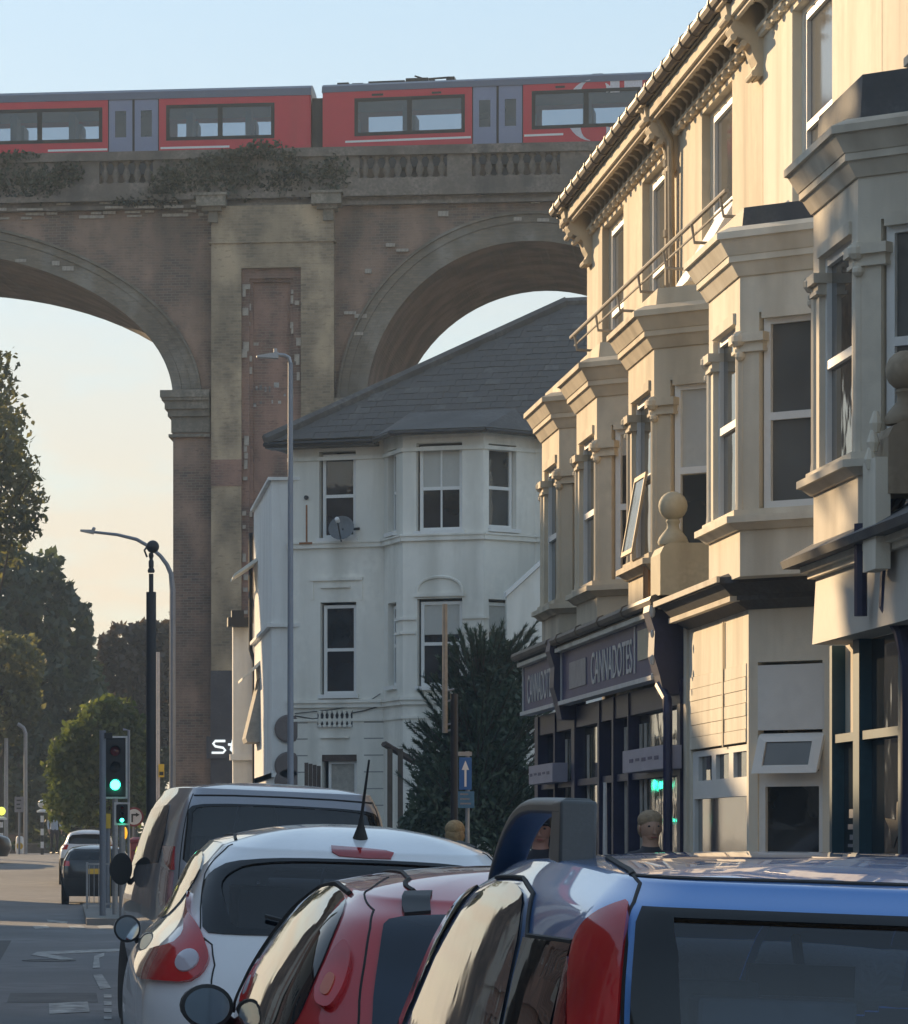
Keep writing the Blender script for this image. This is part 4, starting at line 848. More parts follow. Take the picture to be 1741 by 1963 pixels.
b = MB(); dn = Vector((.03, .03, .03)); b.add(o + ic + [p + dn for p in o] + [p + dn for p in ic], [(i, (i + 1) % 4, 4 + (i + 1) % 4, 4 + i) for i in range(4)] + [(8 + i, 8 + (i + 1) % 4, (i + 1) % 4, i) for i in range(4)] + [(4 + i, 4 + (i + 1) % 4, 12 + (i + 1) % 4, 12 + i) for i in range(4)] + [(12 + i, 12 + (i + 1) % 4, 8 + (i + 1) % 4, 8 + i) for i in range(4)])
fl = b.obj('open_fanlight', M['frame'], hD); MB().add([p + dn * .5 for p in ic], [(0, 1, 2, 3)]).obj('pane', M['glass_grey'], fl)
b = MB(); b.frus(gpoly(.02), gpoly(.14), 3.74, 3.82); b.prism(gpoly(.16), 3.82, 3.87); b.frus(gpoly(.18), gpoly(.28), 3.87, 3.97); b.prism(gpoly(.31), 3.97, 4.03); b.frus(gpoly(.31), gpoly(.0), 4.03, 4.14); b.obj('ground_cornice', M['lead'], hD)
b = MB(); b.fbox(GFF, -.2, 3.7, .30, .33, 3.98, 4.035); b.fbox(GFF, -.1, 3.6, .10, .19, 3.81, 3.86); b.obj('cornice_moulding', M['stucco_grey'], hD)
MB().box(6.28, 6.9, 39.72, 39.9, 0, 4.0).obj('party_pier', M['stucco_cream'], hD)
# shop under the nearest house
EF = Fr((XS, 0, 0), (0, 1, 0), (-1, 0, 0))
b = MB(); b.ext([(XS, 24, 3.74), (XS - .03, 24, 3.20), (XS + .25, 24, 3.20), (XS + .25, 24, 3.74)], (0, 7.9, 0)); b.obj('fascia_board', mat('fascia', (.52, .49, .44), .7, vary=.05), hE)
b = MB(); b.fbox(EF, 24, 32.0, -.2, .05, 3.74, 3.79); b.fbox(EF, 24, 32.05, -.2, .10, 3.79, 3.84); b.obj('fascia_moulding', M['stucco_cream'], hE)
b = MB(); b.hexa([(XS - .20, 24, 3.84), (XT, 24, 3.84), (XT, 32.3, 3.84), (XS - .20, 32.3, 3.84), (XS - .22, 24, 3.90), (XT, 24, 4.5), (XT, 32.3, 4.5), (XS - .22, 32.3, 3.90)]); b.obj('lead_roof', M['lead'], hE)
b = MB()
for y, w in ((32.05, .10), (30.95, .24), (29.3, .2), (27.0, .2), (24.2, .2)): b.fbox(EF, y, y + w, -.34, -.16, .12, 3.2)
b.fbox(EF, 24, 32.1, -.32, -.18, 2.40, 2.47); b.fbox(EF, 24, 32.1, -.36, -.14, .12, .5); b.obj('shop_frame', M['teal'], hE)
MB().fbox(EF, 31.19, 32.05, -.30, -.27, 2.47, 3.2).obj('blind_panel', M['stucco_grey'], hE)
for y0, y1, z0, z1 in ((31.19, 32.05, .5, 2.40), (29.5, 30.95, .5, 2.40), (29.5, 30.95, 2.47, 3.2), (27.2, 29.3, .5, 3.2), (24.4, 27.0, .5, 3.2)): MB().fbox(EF, y0, y1, -.28, -.26, z0, z1).obj('shop_window', M['glass'], hE)
b = MB()
for v0, v1, k in ((1551, 1568, .8), (1580, 1590, 1), (1600, 1610, .7), (1618, 1624, 1)):
    z1, z0 = CZ + (VV - v0) * 31.6 / FL, CZ + (VV - v1) * 31.6 / FL; b.fbox(EF, 31.62 - .25 * k, 31.62 + .25 * k, -.258, -.255, z0, z1)
b.obj('window_sticker', M['plate_dim'], hE)
b = MB(); y = 29.95; zz = 1.6 + 25 * 30 / 7500; pts = [(-.35, .06), (-.12, .05), (-.05, .20), (.03, .20), (.05, .06), (.35, .08), (.2, -.02), (.12, -.16), (.02, -.06), (-.12, -.14), (-.1, -.01)]
b.ext([EF(y + a * 1.4, -.258, zz + q) for a, q in pts], (-.003, 0, 0)); b.obj('window_decal', M['black'], hE)
b = MB(); b.tube([(6.42, 28.9, 4.28), (6.22, 29.15, 4.22), (6.15, 29.2, 4.05), (6.12, 29.2, 3.35), (6.2, 29.05, 3.15), (6.24, 29.0, 2.9), (6.24, 29.0, .1)], .065, 10); b.tube([(6.0, 29.6, 4.0), (6.0, 29.6, 3.3)], .05, 8); b.obj('drainpipe', M['navy'], hE)
# lean-to at the back of the corner house, between it and the terrace
lt = thing('lean_to', 'white lean-to wall with sloping coping between corner house and terrace', 'outbuilding', px(1040, 1740, 83))
p, q, r_ = px(972, 1144, 81.5), px(1090, 1032, 81.5), px(1250, 890, 81.5)
b = MB(); b.ext([(p.x, 81.5, 0), (p.x, 81.5, p.z), (r_.x, 81.5, r_.z), (r_.x, 81.5, 0)], (0, .3, 0)); b.obj('wall', M['stucco_white'], lt)
b = MB(); b.ext([(p.x - .03, 81.4, p.z), (p.x - .03, 81.4, p.z + .1), (r_.x, 81.4, r_.z + .1), (r_.x, 81.4, r_.z)], (0, .5, 0)); b.obj('coping', M['frame'], lt)
# ------------------------------------------------------------------ the opposite side of the street (out of view, heights shaped to shade cars and shop fronts; also reflected)
M['opp_wall'] = mat('opp_wall', (.55, .50, .43), .85, vary=.1)
M['opp_brick'] = brick('opp_brick', (.30, .17, .12), (.24, .13, .10), (.3, .27, .24), (.12, .09, .08), .3)
def opposite(y0, y1, h, m, lab):
    t = thing('opposite_house', lab, 'house', (-10.5, (y0 + y1) / 2, 0), group='houses on the opposite side of the street')
    F = Fr((-10.5, 0, 0), (0, 1, 0), (1, 0, 0)); n = max(1, int((y1 - y0) / 2.6)); w = (y1 - y0) / n; holes = []
    for k in range(n):
        c = y0 + (k + .5) * w
        holes += [(c - .55, c + .55, z, z + 1.7) for z in (4.4, 7.2) if z + 2 < h] + [(c - .9, c + .9, .7, 2.9)]
    MB().wall(F, y0, y1, 0, h, -.3, 0, holes).box(-18, -10.8, y0, y1, 0, h - .6).obj('wall', m, t)
    for q in holes: sash(F, q[0], q[1], q[2], q[3], .15, t)
    b = MB(); b.fbox(F, y0, y1, -.35, .12, h, h + .12); b.fbox(F, y0, y1, -.02, .08, 3.4, 3.6); b.obj('cornice', m, t)
OPP = [(-22, 4, 11.0, 'opp_wall', 'pale rendered house row opposite, far behind the queue'), (4, 22, 11.4, 'opp_brick', 'red brick house row opposite the queueing cars'), (22, 40, 11.2, 'opp_wall', 'pale rendered house opposite the nearest grey house'), (40, 66, 11.6, 'opp_brick', 'long brick house opposite the clad bay'), (66, 73.8, 11.3, 'opp_wall', 'rendered house opposite the first name board'), (73.8, 79.5, 13.8, 'opp_brick', 'tall brick house opposite the far yellow house'), (79.5, 87, 15.4, 'opp_wall', 'tallest rendered house ending the opposite row')]
for y0, y1, h, m, lab in OPP: opposite(y0, y1, h, M[m], lab)
# ------------------------------------------------------------------ vehicles: one lofted skin per car, parts cut to that skin
def pchip(xs, ys, x):
    n = len(xs)
    if x <= xs[0]: return ys[0]
    if x >= xs[-1]: return ys[-1]
    i = 0
    while x > xs[i + 1]: i += 1
    d = [(ys[k + 1] - ys[k]) / (xs[k + 1] - xs[k]) for k in range(n - 1)]
    def m(k):
        if k == 0: return d[0]
        if k == n - 1: return d[-1]
        return 0 if d[k - 1] * d[k] <= 0 else 2 * d[k - 1] * d[k] / (d[k - 1] + d[k])
    h = xs[i + 1] - xs[i]; t = (x - xs[i]) / h
    return (2 * t ** 3 - 3 * t * t + 1) * ys[i] + (t ** 3 - 2 * t * t + t) * h * m(i) + (-2 * t ** 3 + 3 * t * t) * ys[i + 1] + (t ** 3 - t * t) * h * m(i + 1)
CQ = .2
class Skin:
    """stations: (z, half width, rear y, front y, corner rx, corner ry, bow); the last one is the roof rim; crown = roof rise"""
    def __init__(s, st, crown, tap=.06, rear=0.0, front=.0, hip=None):
        s.st = st; s.n = len(st) - 1; s.crown = crown; s.tap = tap; s.rear = rear; s.front = front; s.hip = hip
        s.xs = list(range(s.n + 1)); s.cols = list(zip(*st))
    def hz(s, z):                                       # height above ground -> h
        zs = s.cols[0]; i = 0
        if z <= zs[0]: return 0
        for i in range(s.n):
            if zs[i] <= z <= zs[i + 1]:
                lo, hi = i / s.n, (i + 1) / s.n
                for _ in range(30):
                    m = (lo + hi) / 2
                    if pchip(s.xs, s.cols[0], m * s.n) < z: lo = m
                    else: hi = m
                return lo
        return 1
    def P(s, q, h, side=-1):
        a = min(h, 1) * s.n; z, w, yr, yf, rx, ry, bow = (pchip(s.xs, c, a) for c in s.cols)
        W0, L0 = w, (yf - yr) / 2; ym = (yr + yf) / 2; lift = 0
        if h > 1:
            k = max(.001, 2 - h); w2 = w * k; sh = w - w2; yr += sh; yf -= sh; rx *= k; ry *= k; bow *= k; w = w2; lift = s.crown * (1 - k ** 2.3)
        c = CQ; fr = min(.45, w * .6)
        if q < 1 - c: x, y = (w - rx) * q / (1 - c), yr
        elif q < 1 + c: t = (q - 1 + c) / (2 * c) * math.pi / 2; x, y = w - rx + rx * math.sin(t), yr + ry * (1 - math.cos(t))
        elif q < 2 - c: t = (q - 1 - c) / (1 - 2 * c); x, y = w, (yr + ry) * (1 - t) + (yf - fr) * t
        elif q < 2 + c: t = (q - 2 + c) / (2 * c) * math.pi / 2; x, y = w - fr + fr * math.cos(t), yf - fr + fr * math.sin(t)
        else: x, y = (w - fr) * (3 - q) / (1 - c), yf
        y += bow * (x / max(w, .001)) ** 2 * max(0, 1 - (y - yr) / .8)
        d = (y - ym) / max(L0, .1)
        x *= 1 - s.tap * max(0, -d) ** 2 - s.tap * 1.2 * max(0, d) ** 3
        wt = max(0, min(1, (h - .72) / .28)); wt = wt * wt * (3 - 2 * wt)
        z += lift - wt * (s.rear * max(0, -d) ** 2 + s.front * max(0, d) ** 2)
        if s.hip: z += 0
        return Vector((side * x, y, z))
    def N(s, q, h, side=-1):
        e = 1e-3; a = s.P(q + e, h, side) - s.P(max(0, q - e), h, side); b = s.P(q, min(1.95, h + e), side) - s.P(q, max(0, h - e), side)
        n = a.cross(b); n.normalize(); c = s.P(q, h, side) - Vector((0, s.P(1.5, min(h, 1)).y, .7))
        return n if n.dot(c) > 0 else -n
def inside(poly, x, y):
    r = False; j = len(poly) - 1
    for i in range(len(poly)):
        if (poly[i][1] > y) != (poly[j][1] > y) and x < (poly[j][0] - poly[i][0]) * (y - poly[i][1]) / (poly[j][1] - poly[i][1]) + poly[i][0]: r = not r
        j = i
    return r
def shrink(poly, k):
    xs_, ys_ = [p[0] for p in poly], [p[1] for p in poly]; cx = (min(xs_) + max(xs_)) / 2; cy = (min(ys_) + max(ys_)) / 2
    return [(cx + (p[0] - cx) * k, cy + (p[1] - cy) * k) for p in poly]
def densify(poly, st=.06):
    o = []
    for i, p in enumerate(poly):
        q = poly[(i + 1) % len(poly)]; n = max(1, int(max(abs(q[0] - p[0]), abs(q[1] - p[1])) / st))
        o += [(p[0] + (q[0] - p[0]) * k / n, p[1] + (q[1] - p[1]) * k / n) for k in range(n)]
    return o
def rounded(poly, it=2):                                # corner cutting
    for _ in range(it):
        o = []
        for i, p in enumerate(poly):
            q = poly[(i + 1) % len(poly)]; o += [(p[0] * .78 + q[0] * .22, p[1] * .78 + q[1] * .22), (p[0] * .22 + q[0] * .78, p[1] * .22 + q[1] * .78)]
        poly = o
    return poly
def skin_body(sk, name, m, parent, holes=(), nq=96, nh=64, qlist=None):
    qs = [3 * i / nq for i in range(nq + 1)]; hs = [i / nh for i in range(nh + 1)] + [1 + x for x in (.02, .06, .12, .2, .3, .42, .56, .7, .84, .96, 1.0)]
    full = [(-1, q) for q in qs[::-1]] + [(1, q) for q in qs[1:]]
    b = MB(); K = len(full)
    for h in hs:
        for sd, q in full: b.v.append(tuple(sk.P(q, h, sd)))
    for i in range(len(hs) - 1):
        hm = (hs[i] + hs[i + 1]) / 2
        for j in range(K - 1):
            (s0, q0), (s1, q1) = full[j], full[j + 1]; qm = (q0 + q1) / 2; sd = s0 if q0 > q1 else s1
            if any(inside(p, (sd * qm if sg == 0 else qm), hm) for p, sg in holes if sg in (0, sd)): continue
            b.f.append([i * K + j, i * K + j + 1, (i + 1) * K + j + 1, (i + 1) * K + j]); b.m.append(0)
    o = b.obj(name, m, parent, smooth=True, local=True, weld=True, ang=60); return o
def skin_panel(sk, name, poly, side, m, parent, off=.004, st=.05, thick=.006, smooth=True):
    """poly in (q, h); side 0: q is signed (a panel across the rear), -1 left, +1 right"""
    bp = densify(poly, st); x0, x1 = min(p[0] for p in bp), max(p[0] for p in bp); y0, y1 = min(p[1] for p in bp), max(p[1] for p in bp)
    pts = [Vector(p) for p in bp]; n = len(pts); inner = shrink(bp, .985); sty = st * .5
    for i in range(1, int((x1 - x0) / st) + 1):
        for j in range(1, int((y1 - y0) / sty) + 1):
            x, y = x0 + i * st - st * .5, y0 + j * sty - sty * .5
            if inside(inner, x, y) and min((Vector((x, y)) - p).length for p in pts[:n]) > .3 * sty: pts.append(Vector((x, y)))
    vs, es, fs, *_ = geometry.delaunay_2d_cdt(pts, [(i, (i + 1) % n) for i in range(n)], [], 1, 1e-6)
    def pos(x, y, o):
        sd = side if side else (-1 if x < 0 else 1); q = x if side else abs(x)
        return sk.P(q, y, sd) + sk.N(q, y, sd) * o
    b = MB(); b.v = [tuple(pos(v.x, v.y, off)) for v in vs]; b.f = [list(f) for f in fs]; b.m = [0] * len(fs)
    if thick:
        from collections import Counter
        c = Counter(tuple(sorted((f[i], f[(i + 1) % len(f)]))) for f in fs for i in range(len(f)))
        idx = {}
        for e, k in c.items():
            if k == 1:
                for v in e:
                    if v not in idx: idx[v] = len(b.v); b.v.append(tuple(pos(vs[v].x, vs[v].y, off - thick)))
                b.f.append([e[0], e[1], idx[e[1]], idx[e[0]]]); b.m.append(0)
    return b.obj(name, m, parent, smooth=smooth, local=True, ang=50)
def skin_ring(sk, name, poly, k, side, m, parent, off=.006, st=.04):
    a = densify(poly, st); n = len(a); L = [shrink(a, 1 - (1 - k) * i / 5) for i in range(6)]
    def pos(x, y, o):
        sd = side if side else (-1 if x < 0 else 1); q = x if side else abs(x)
        return tuple(sk.P(q, y, sd) + sk.N(q, y, sd) * o)
    b = MB(); b.v = [pos(*p, off - .012) for p in L[0]]
    for l_ in L: b.v += [pos(*p, off) for p in l_]
    b.v += [pos(*p, off - .012) for p in L[-1]]
    b.f = [[r * n + i, r * n + (i + 1) % n, (r + 1) * n + (i + 1) % n, (r + 1) * n + i] for r in range(7) for i in range(n)]
    b.m = [0] * len(b.f); return b.obj(name, m, parent, smooth=True, local=True, ang=50)
def skin_line(sk, name, pts, side, m, parent, r=.004, off=.0):
    P = []
    for (q, h), (q2, h2) in zip(pts, pts[1:]):
        n = max(2, int(max(abs(q2 - q), abs(h2 - h)) / .03)); P += [(q + (q2 - q) * i / n, h + (h2 - h) * i / n) for i in range(n)]
    P.append(pts[-1]); b = MB()
    def pos(x, y):
        sd = side if side else (-1 if x < 0 else 1); q = x if side else abs(x); return sk.P(q, y, sd) + sk.N(q, y, sd) * off
    b.tube([pos(*p) for p in P], r, 5); return b.obj(name, m, parent, smooth=True, local=True)
def paint(name, c, metal=.0, rough=.35, coat=1.0):
    m, nt, l, b = nodes(name); b.inputs['Roughness'].default_value = rough; b.inputs['Metallic'].default_value = metal; b.inputs['Coat Weight'].default_value = coat; b.inputs['Coat Roughness'].default_value = .02
    n1 = noisef(nt, l, 900, 2); col = mix(nt, l, n1, tuple(x * .92 for x in c), tuple(x * 1.08 for x in c)); d = noisef(nt, l, 2.5, 5, lo=.5, hi=.8)
    k = nt.new('ShaderNodeMath'); k.operation = 'MULTIPLY'; k.inputs[1].default_value = .12; l.new(d, k.inputs[0]); col = mix(nt, l, k.outputs[0], col, (.18, .17, .15)); l.new(col, b.inputs['Base Color'])
    r = nt.new('ShaderNodeMapRange'); r.inputs['To Min'].default_value = rough; r.inputs['To Max'].default_value = rough + .15; l.new(d, r.inputs['Value']); l.new(r.outputs[0], b.inputs['Roughness'])
    return m
def carglass(name, c=(.010, .012, .015)):
    m, nt, l, b = nodes(name); b.inputs['Roughness'].default_value = .02; b.inputs['Specular IOR Level'].default_value = .5
    l.new(mix(nt, l, noisef(nt, l, 1.8, 2), tuple(x * .5 for x in c), tuple(x * 1.8 for x in c)), b.inputs['Base Color'])
    d = noisef(nt, l, 7, 6, lo=.45, hi=.8); r = nt.new('ShaderNodeMapRange'); r.inputs['To Min'].default_value = .015; r.inputs['To Max'].default_value = .07; l.new(d, r.inputs['Value']); l.new(r.outputs[0], b.inputs['Roughness'])
    bp = nt.new('ShaderNodeBump'); bp.inputs['Strength'].default_value = .03; bp.inputs['Distance'].default_value = .02; l.new(noisef(nt, l, 5, 2, lo=0, hi=1), bp.inputs['Height']); l.new(bp.outputs[0], b.inputs['Normal'])
    return m
def lens(name, c, rough=.12, ribs=90):
    m, nt, l, b = nodes(name); b.inputs['Roughness'].default_value = rough; b.inputs['Coat Weight'].default_value = 1.0; b.inputs['Coat Roughness'].default_value = .03
    l.new(mix(nt, l, noisef(nt, l, 4, 2), tuple(x * .6 for x in c), tuple(min(1, x * 1.25) for x in c)), b.inputs['Base Color'])
    return m
def wheels(t, w, ys, r=.31, wid=.2):
    for y in ys:
        for sd in (-1, 1):
            x = sd * (w - wid + .01); ax = (sd, 0, 0)
            wh_ = MB().lathe((x, y, r), [(r * .66, .0), (r * .96, .01), (r, .04), (r, wid - .04), (r * .95, wid - .005), (r * .70, wid)], 28, ax).obj('wheel', M['rubber'], t, local=True, smooth=True)
            MB().lathe((x, y, r), [(r * .68, wid * .5), (r * .68, wid - .01), (r * .60, wid - .03), (r * .2, wid - .045), (r * .12, wid - .02), (0.01, wid - .02)], 20, ax).obj('rim', M['steel'], wh_, local=True, smooth=True)
            MB().lathe((sd * (w - .012), y, r + .02), [(r + .07, 0), (r + .07, .016)], 28, ax).obj('wheel_arch', M['rubber'], t, local=True)
def car_thing(name, label, loc, yaw, roll, cat='car', group=None):
    return thing(name, label, cat, loc, group=group, rot=(0, R(roll), R(yaw)))
M['car_glass'] = carglass('car_glass'); M['glass_blue'] = carglass('glass_blue', (.014, .024, .040))
M['lens_red'] = lens('lens_red', (.42, .012, .016)); M['lens_dark'] = lens('lens_dark', (.16, .008, .012)); M['lens_clear'] = lens('lens_clear', (.42, .40, .45)); M['plastic'] = mat('plastic', (.03, .032, .035), .5, vary=.15)
M['mirror'] = mat('mirror', (.35, .42, .48), .03, metal=1, vary=.05)
SK = {}
# z, half width, rear y, front y, corner rx, corner ry, bow
SK_blue = Skin([(.22, .76, .14, 3.85, .20, .16, .05), (.50, .84, .03, 3.98, .22, .18, .05), (.80, .855, .0, 3.92, .22, .20, .05), (1.0, .845, .02, 3.60, .20, .20, .05), (1.12, .82, .05, 3.15, .18, .18, .05), (1.25, .79, .08, 2.95, .15, .16, .045), (1.38, .76, .115, 2.72, .12, .14, .04), (1.48, .725, .16, 2.50, .10, .12, .04), (1.545, .66, .24, 2.30, .10, .14, .04)], .032, .05, .03, .06)
SK_red = Skin([(.22, .76, .12, 3.30, .22, .16, .06), (.50, .84, .03, 3.42, .24, .18, .06), (.80, .87, .0, 3.35, .24, .20, .06), (.98, .865, .03, 3.0, .22, .20, .06), (1.10, .835, .08, 2.75, .20, .20, .06), (1.25, .765, .18, 2.50, .17, .18, .06), (1.36, .695, .28, 2.28, .14, .16, .05), (1.43, .62, .37, 2.10, .12, .16, .05)], .065, .06, .04, .06)
SK_white = Skin([(.25, .78, .14, 3.95, .22, .18, .08), (.55, .86, .03, 4.08, .26, .22, .08), (.85, .885, .0, 4.0, .28, .26, .08), (1.0, .87, .03, 3.7, .26, .26, .08), (1.12, .82, .09, 3.25, .24, .24, .07), (1.24, .725, .17, 2.95, .20, .2, .06), (1.38, .665, .27, 2.70, .16, .18, .06), (1.48, .62, .35, 2.52, .14, .16, .05), (1.555, .555, .42, 2.36, .14, .18, .05)], .085, .07, .03, .08)
SK_van = Skin([(.25, .87, .12, 4.75, .18, .14, .03), (.6, .93, .03, 4.88, .18, .14, .03), (1.0, .935, .0, 4.75, .16, .14, .03), (1.25, .92, .03, 4.3, .15, .14, .03), (1.6, .87, .12, 3.75, .13, .13, .03), (1.85, .805, .20, 3.42, .12, .12, .03), (1.985, .745, .27, 3.25, .12, .14, .03)], .06, .04, .02, .05)
CARS = {'blue': (SK_blue, (1.47, 5.88, 0), 0, 2.0), 'red': (SK_red, (1.36, 10.35, .03), 0, 2.0), 'white': (SK_white, (1.10, 15.0, .03), 0, 2.0), 'van': (SK_van, (1.66, 31.0, 0.03), 4.0, 2.5)}
def mirrored(half):                                     # rear-face polygon from its left half (signed q), closed over the middle
    return half + [(-q, h) for q, h in half[::-1]]
def side_pair(sk, name, poly, m, parent, **kw):
    return [skin_panel(sk, name, poly, sd, m, parent, **kw) for sd in (-1, 1)]
def wing_mirror(sk, t, q, h, sd, mcap, ln=.16, up=.0, sc=1.0, glassm='mirror', capz=1.0, out=.0):
    p = sk.P(q, h, sd) + Vector((sd * (.12 * sc + out), -.02, up))
    m = MB().ball(p, .12 * sc, 20, (.84, .55, .66 * capz)).obj('wing_mirror', mcap, t, local=True, smooth=True, ang=180)
    MB().lathe(p + Vector((0, -.062 * sc, 0)), [(.0, 0), (.0, .001)], 4, (0, -1, 0)) if 0 else None
    g = MB(); n = 28; c = p + Vector((0, -.062 * sc, 0)); g.add([c + Vector((math.cos(2 * math.pi * k / n) * .084 * sc, -.012, math.sin(2 * math.pi * k / n) * .070 * sc * capz)) for k in range(n)], [tuple(range(n))])
    rm = MB(); O = [(math.cos(2 * math.pi * k / n), math.sin(2 * math.pi * k / n)) for k in range(n)]
    for r0, y0 in ((.097, .012), (.097, -.012), (.083, -.014), (.083, .0)): rm.v += [tuple(c + Vector((a * r0 * sc, y0, e * (r0 - .014) * sc * capz))) for a, e in O]
    rm.f = [[i * n + k, i * n + (k + 1) % n, (i + 1) * n + (k + 1) % n, (i + 1) * n + k] for i in range(3) for k in range(n)]; rm.m = [0] * len(rm.f); rm.obj('mirror_rim', M['plastic'], m, local=True, smooth=True)
    g.obj('mirror_glass', M[glassm], m, local=True)
    MB().tube([sk.P(q, h - .03, sd), p + Vector((-sd * .05 * sc, .035, -.03 * sc))], .022 * sc, 8).obj('mirror_arm', M['plastic'], m, local=True, smooth=True)
    return m
def seats(t, w, ys, m, top):
    for y in ys:
        for sd in (-1, 1):
            s_ = MB(); x = sd * w * .5
            s_.box(x - .24, x + .24, y, y + .5, .35, .55); s_.hexa([(x - .24, y - .05, .5), (x + .24, y - .05, .5), (x + .23, y + .10, .5), (x - .23, y + .10, .5), (x - .22, y - .22, top - .28), (x + .22, y - .22, top - .28), (x + .2, y - .08, top - .28), (x - .2, y - .08, top - .28)])
            o = s_.obj('seat', m, t, local=True, bevel=.04)
            h_ = MB().box(x - .13, x + .13, y - .26, y - .16, top - .24, top - .03); h_.tube([(x, y - .2, top - .3), (x, y - .2, top - .2)], .02); h_.obj('headrest', m, o, local=True, bevel=.03)
# --- blue people carrier, nearest
sk = SK_blue; loc, yaw, roll = CARS['blue'][1:]
blue = car_thing('blue_car', 'bright blue compact people carrier with grey roof rails, nearest in the queue', loc, yaw, roll, group='cars queueing in the near lane')
Mb = paint('paint_blue', (.05, .20, .53), .15, .3)
rw = mirrored([(-.905, .895), (-.885, .80), (-.878, .66), (-.872, .59), (-.868, .52), (-.85, .46)])
ws = [(2.12, .60), (2.2, .95), (2.5, .985), (3.0, .985), (3.0, .55), (2.45, .55)]
skin_body(sk, 'body', Mb, blue, holes=[(shrink(rw, .90), 0), (shrink(ws, .92), -1), (shrink(ws, .92), 1)], nq=120, nh=100)
skin_ring(sk, 'rear_window_border', rw, .86, 0, M['car_glass'], blue)
M['tint'] = clear('tint', (.55, .72, .90), .04)
skin_panel(sk, 'rear_window', shrink(rw, .955), 0, M['tint'], blue, off=-.001, st=.04, thick=0)
side_pair(sk, 'windscreen', ws, clear('screen', (.75, .8, .8), .05), blue, off=.002, thick=0)
tl = [(.965, .908), (1.02, .885), (1.075, .862), (1.125, .834), (1.150, .80), (1.13, .755), (1.065, .663), (1.03, .59), (1.0, .50), (.905, .50), (.907, .595), (.91, .668), (.916, .758), (.925, .85)]
side_pair(sk, 'tail_light', rounded(tl, 1), M['lens_red'], blue, off=.012, st=.03, thick=.016)
side_pair(sk, 'tail_light_side', [(1.175, .765), (1.150, .66), (1.12, .585), (1.05, .50), (1.025, .50), (1.06, .60), (1.085, .67), (1.135, .745)], M['lens_dark'], blue, off=.008, st=.03)
side_pair(sk, 'quarter_window', [(1.352, .785), (1.200, .79), (1.185, .74), (1.185, .66), (1.17, .58), (1.20, .54), (1.315, .535), (1.325, .64), (1.338, .716)], M['car_glass'], blue, off=.006)
side_pair(sk, 'door_window', rounded([(1.64, .905), (1.50, .905), (1.425, .875), (1.372, .79), (1.352, .716), (1.335, .62), (1.328, .535), (1.50, .53), (1.72, .55), (1.71, .75)], 1), M['car_glass'], blue, off=.006)
side_pair(sk, 'front_window', [(1.735, .90), (1.90, .87), (2.02, .66), (2.0, .55), (1.76, .55), (1.745, .75)], M['car_glass'], blue, off=.006)
for sd in (-1, 1):
    skin_line(sk, 'window_seal', [(1.66, .925), (1.50, .925), (1.40, .885), (1.345, .79), (1.20, .795)], sd, M['rubber'], blue, r=.0045, off=.003)
    skin_line(sk, 'hatch_seam', [(1.40, 1.11), (1.25, 1.055), (1.12, 1.018)], sd, M['rubber'], blue, r=.0065, off=.0005)
    skin_line(sk, 'hatch_seam', [(1.12, 1.018), (1.02, .985), (.962, .916), (.917, .80), (.903, .668), (.898, .50), (.88, .2)], sd, M['rubber'], blue, r=.0035)
    skin_line(sk, 'door_seam', [(1.33, .53), (1.30, .40), (1.34, .1)], sd, M['rubber'], blue, r=.003)
skin_line(sk, 'roof_seam', [(-1.10, 1.012), (-.9, 1.035), (-.6, 1.06), (-.3, 1.07), (0, 1.072), (.3, 1.07), (.6, 1.06), (.9, 1.035), (1.10, 1.012)], 0, M['rubber'], blue, r=.006, off=-.001)
skin_line(sk, 'wiper', [(0, .50), (-.25, .53), (-.5, .60)], 0, M['plastic'], blue, r=.008, off=.02)
# roof rail: a flat bar on a solid rear foot
for sd in (-1, 1):
    P = []; n = 26; p0 = sk.P(1.445, 1.045, sd)
    for k in range(n + 1):
        f = k / n; h_ = .108 + .006 * math.sin(f * 3) if f < .42 else (.112 * max(0, math.cos((f - .42) / .58 * math.pi / 2)) ** .75 - .055 * ((f - .42) / .58) ** 2)
        P.append(p0 + Vector((-sd * .012 * f ** 3, 1.27 * f, h_)))
    b = MB(); hw, ht = .033, .030
    for k, p in enumerate(P):
        t_ = (P[min(k + 1, n)] - P[max(k - 1, 0)]).normalized(); lat = Vector((1, 0, 0)); u_ = lat.cross(t_).normalized(); u_ = u_ if u_.z > 0 else -u_
        b.v += [tuple(p + lat * a + u_ * c) for a, c in ((-hw, -ht), (hw, -ht), (hw, -.008), (hw * .6, 0), (-hw * .6, 0), (-hw, -.008))]
    m_ = 6; b.f = [[i * m_ + j, i * m_ + (j + 1) % m_, (i + 1) * m_ + (j + 1) % m_, (i + 1) * m_ + j] for i in range(n) for j in range(m_)] + [list(range(m_))[::-1], [n * m_ + j for j in range(m_)]]; b.m = [0] * len(b.f)
    p = P[0]; b.hexa([p + Vector(v) for v in ((-.033, -.02, -.125), (.033, -.02, -.125), (.03, .16, -.11), (-.03, .16, -.11), (-.033, -.012, -.004), (.033, -.012, -.004), (.033, .10, -.004), (-.033, .10, -.004))])
    b.obj('roof_rail', mat('rail_grey%d' % sd, (.085, .09, .092), .45, vary=.12, scale=20), blue, local=True, bevel=.006, smooth=True, ang=40)
seats(blue, .72, (.75, 1.65), mat('seat_grey', (.16, .18, .21), .9, vary=.2), 1.36)
MB().box(-.62, .62, 2.45, 2.8, .7, .98).obj('dashboard', M['plastic'], blue, local=True, bevel=.04)
MB().tube([(0, 2.28, 1.40), (0, 2.22, 1.33)], .012).box(-.11, .11, 2.20, 2.23, 1.28, 1.345).obj('rear_view_mirror', M['plastic'], blue, local=True)
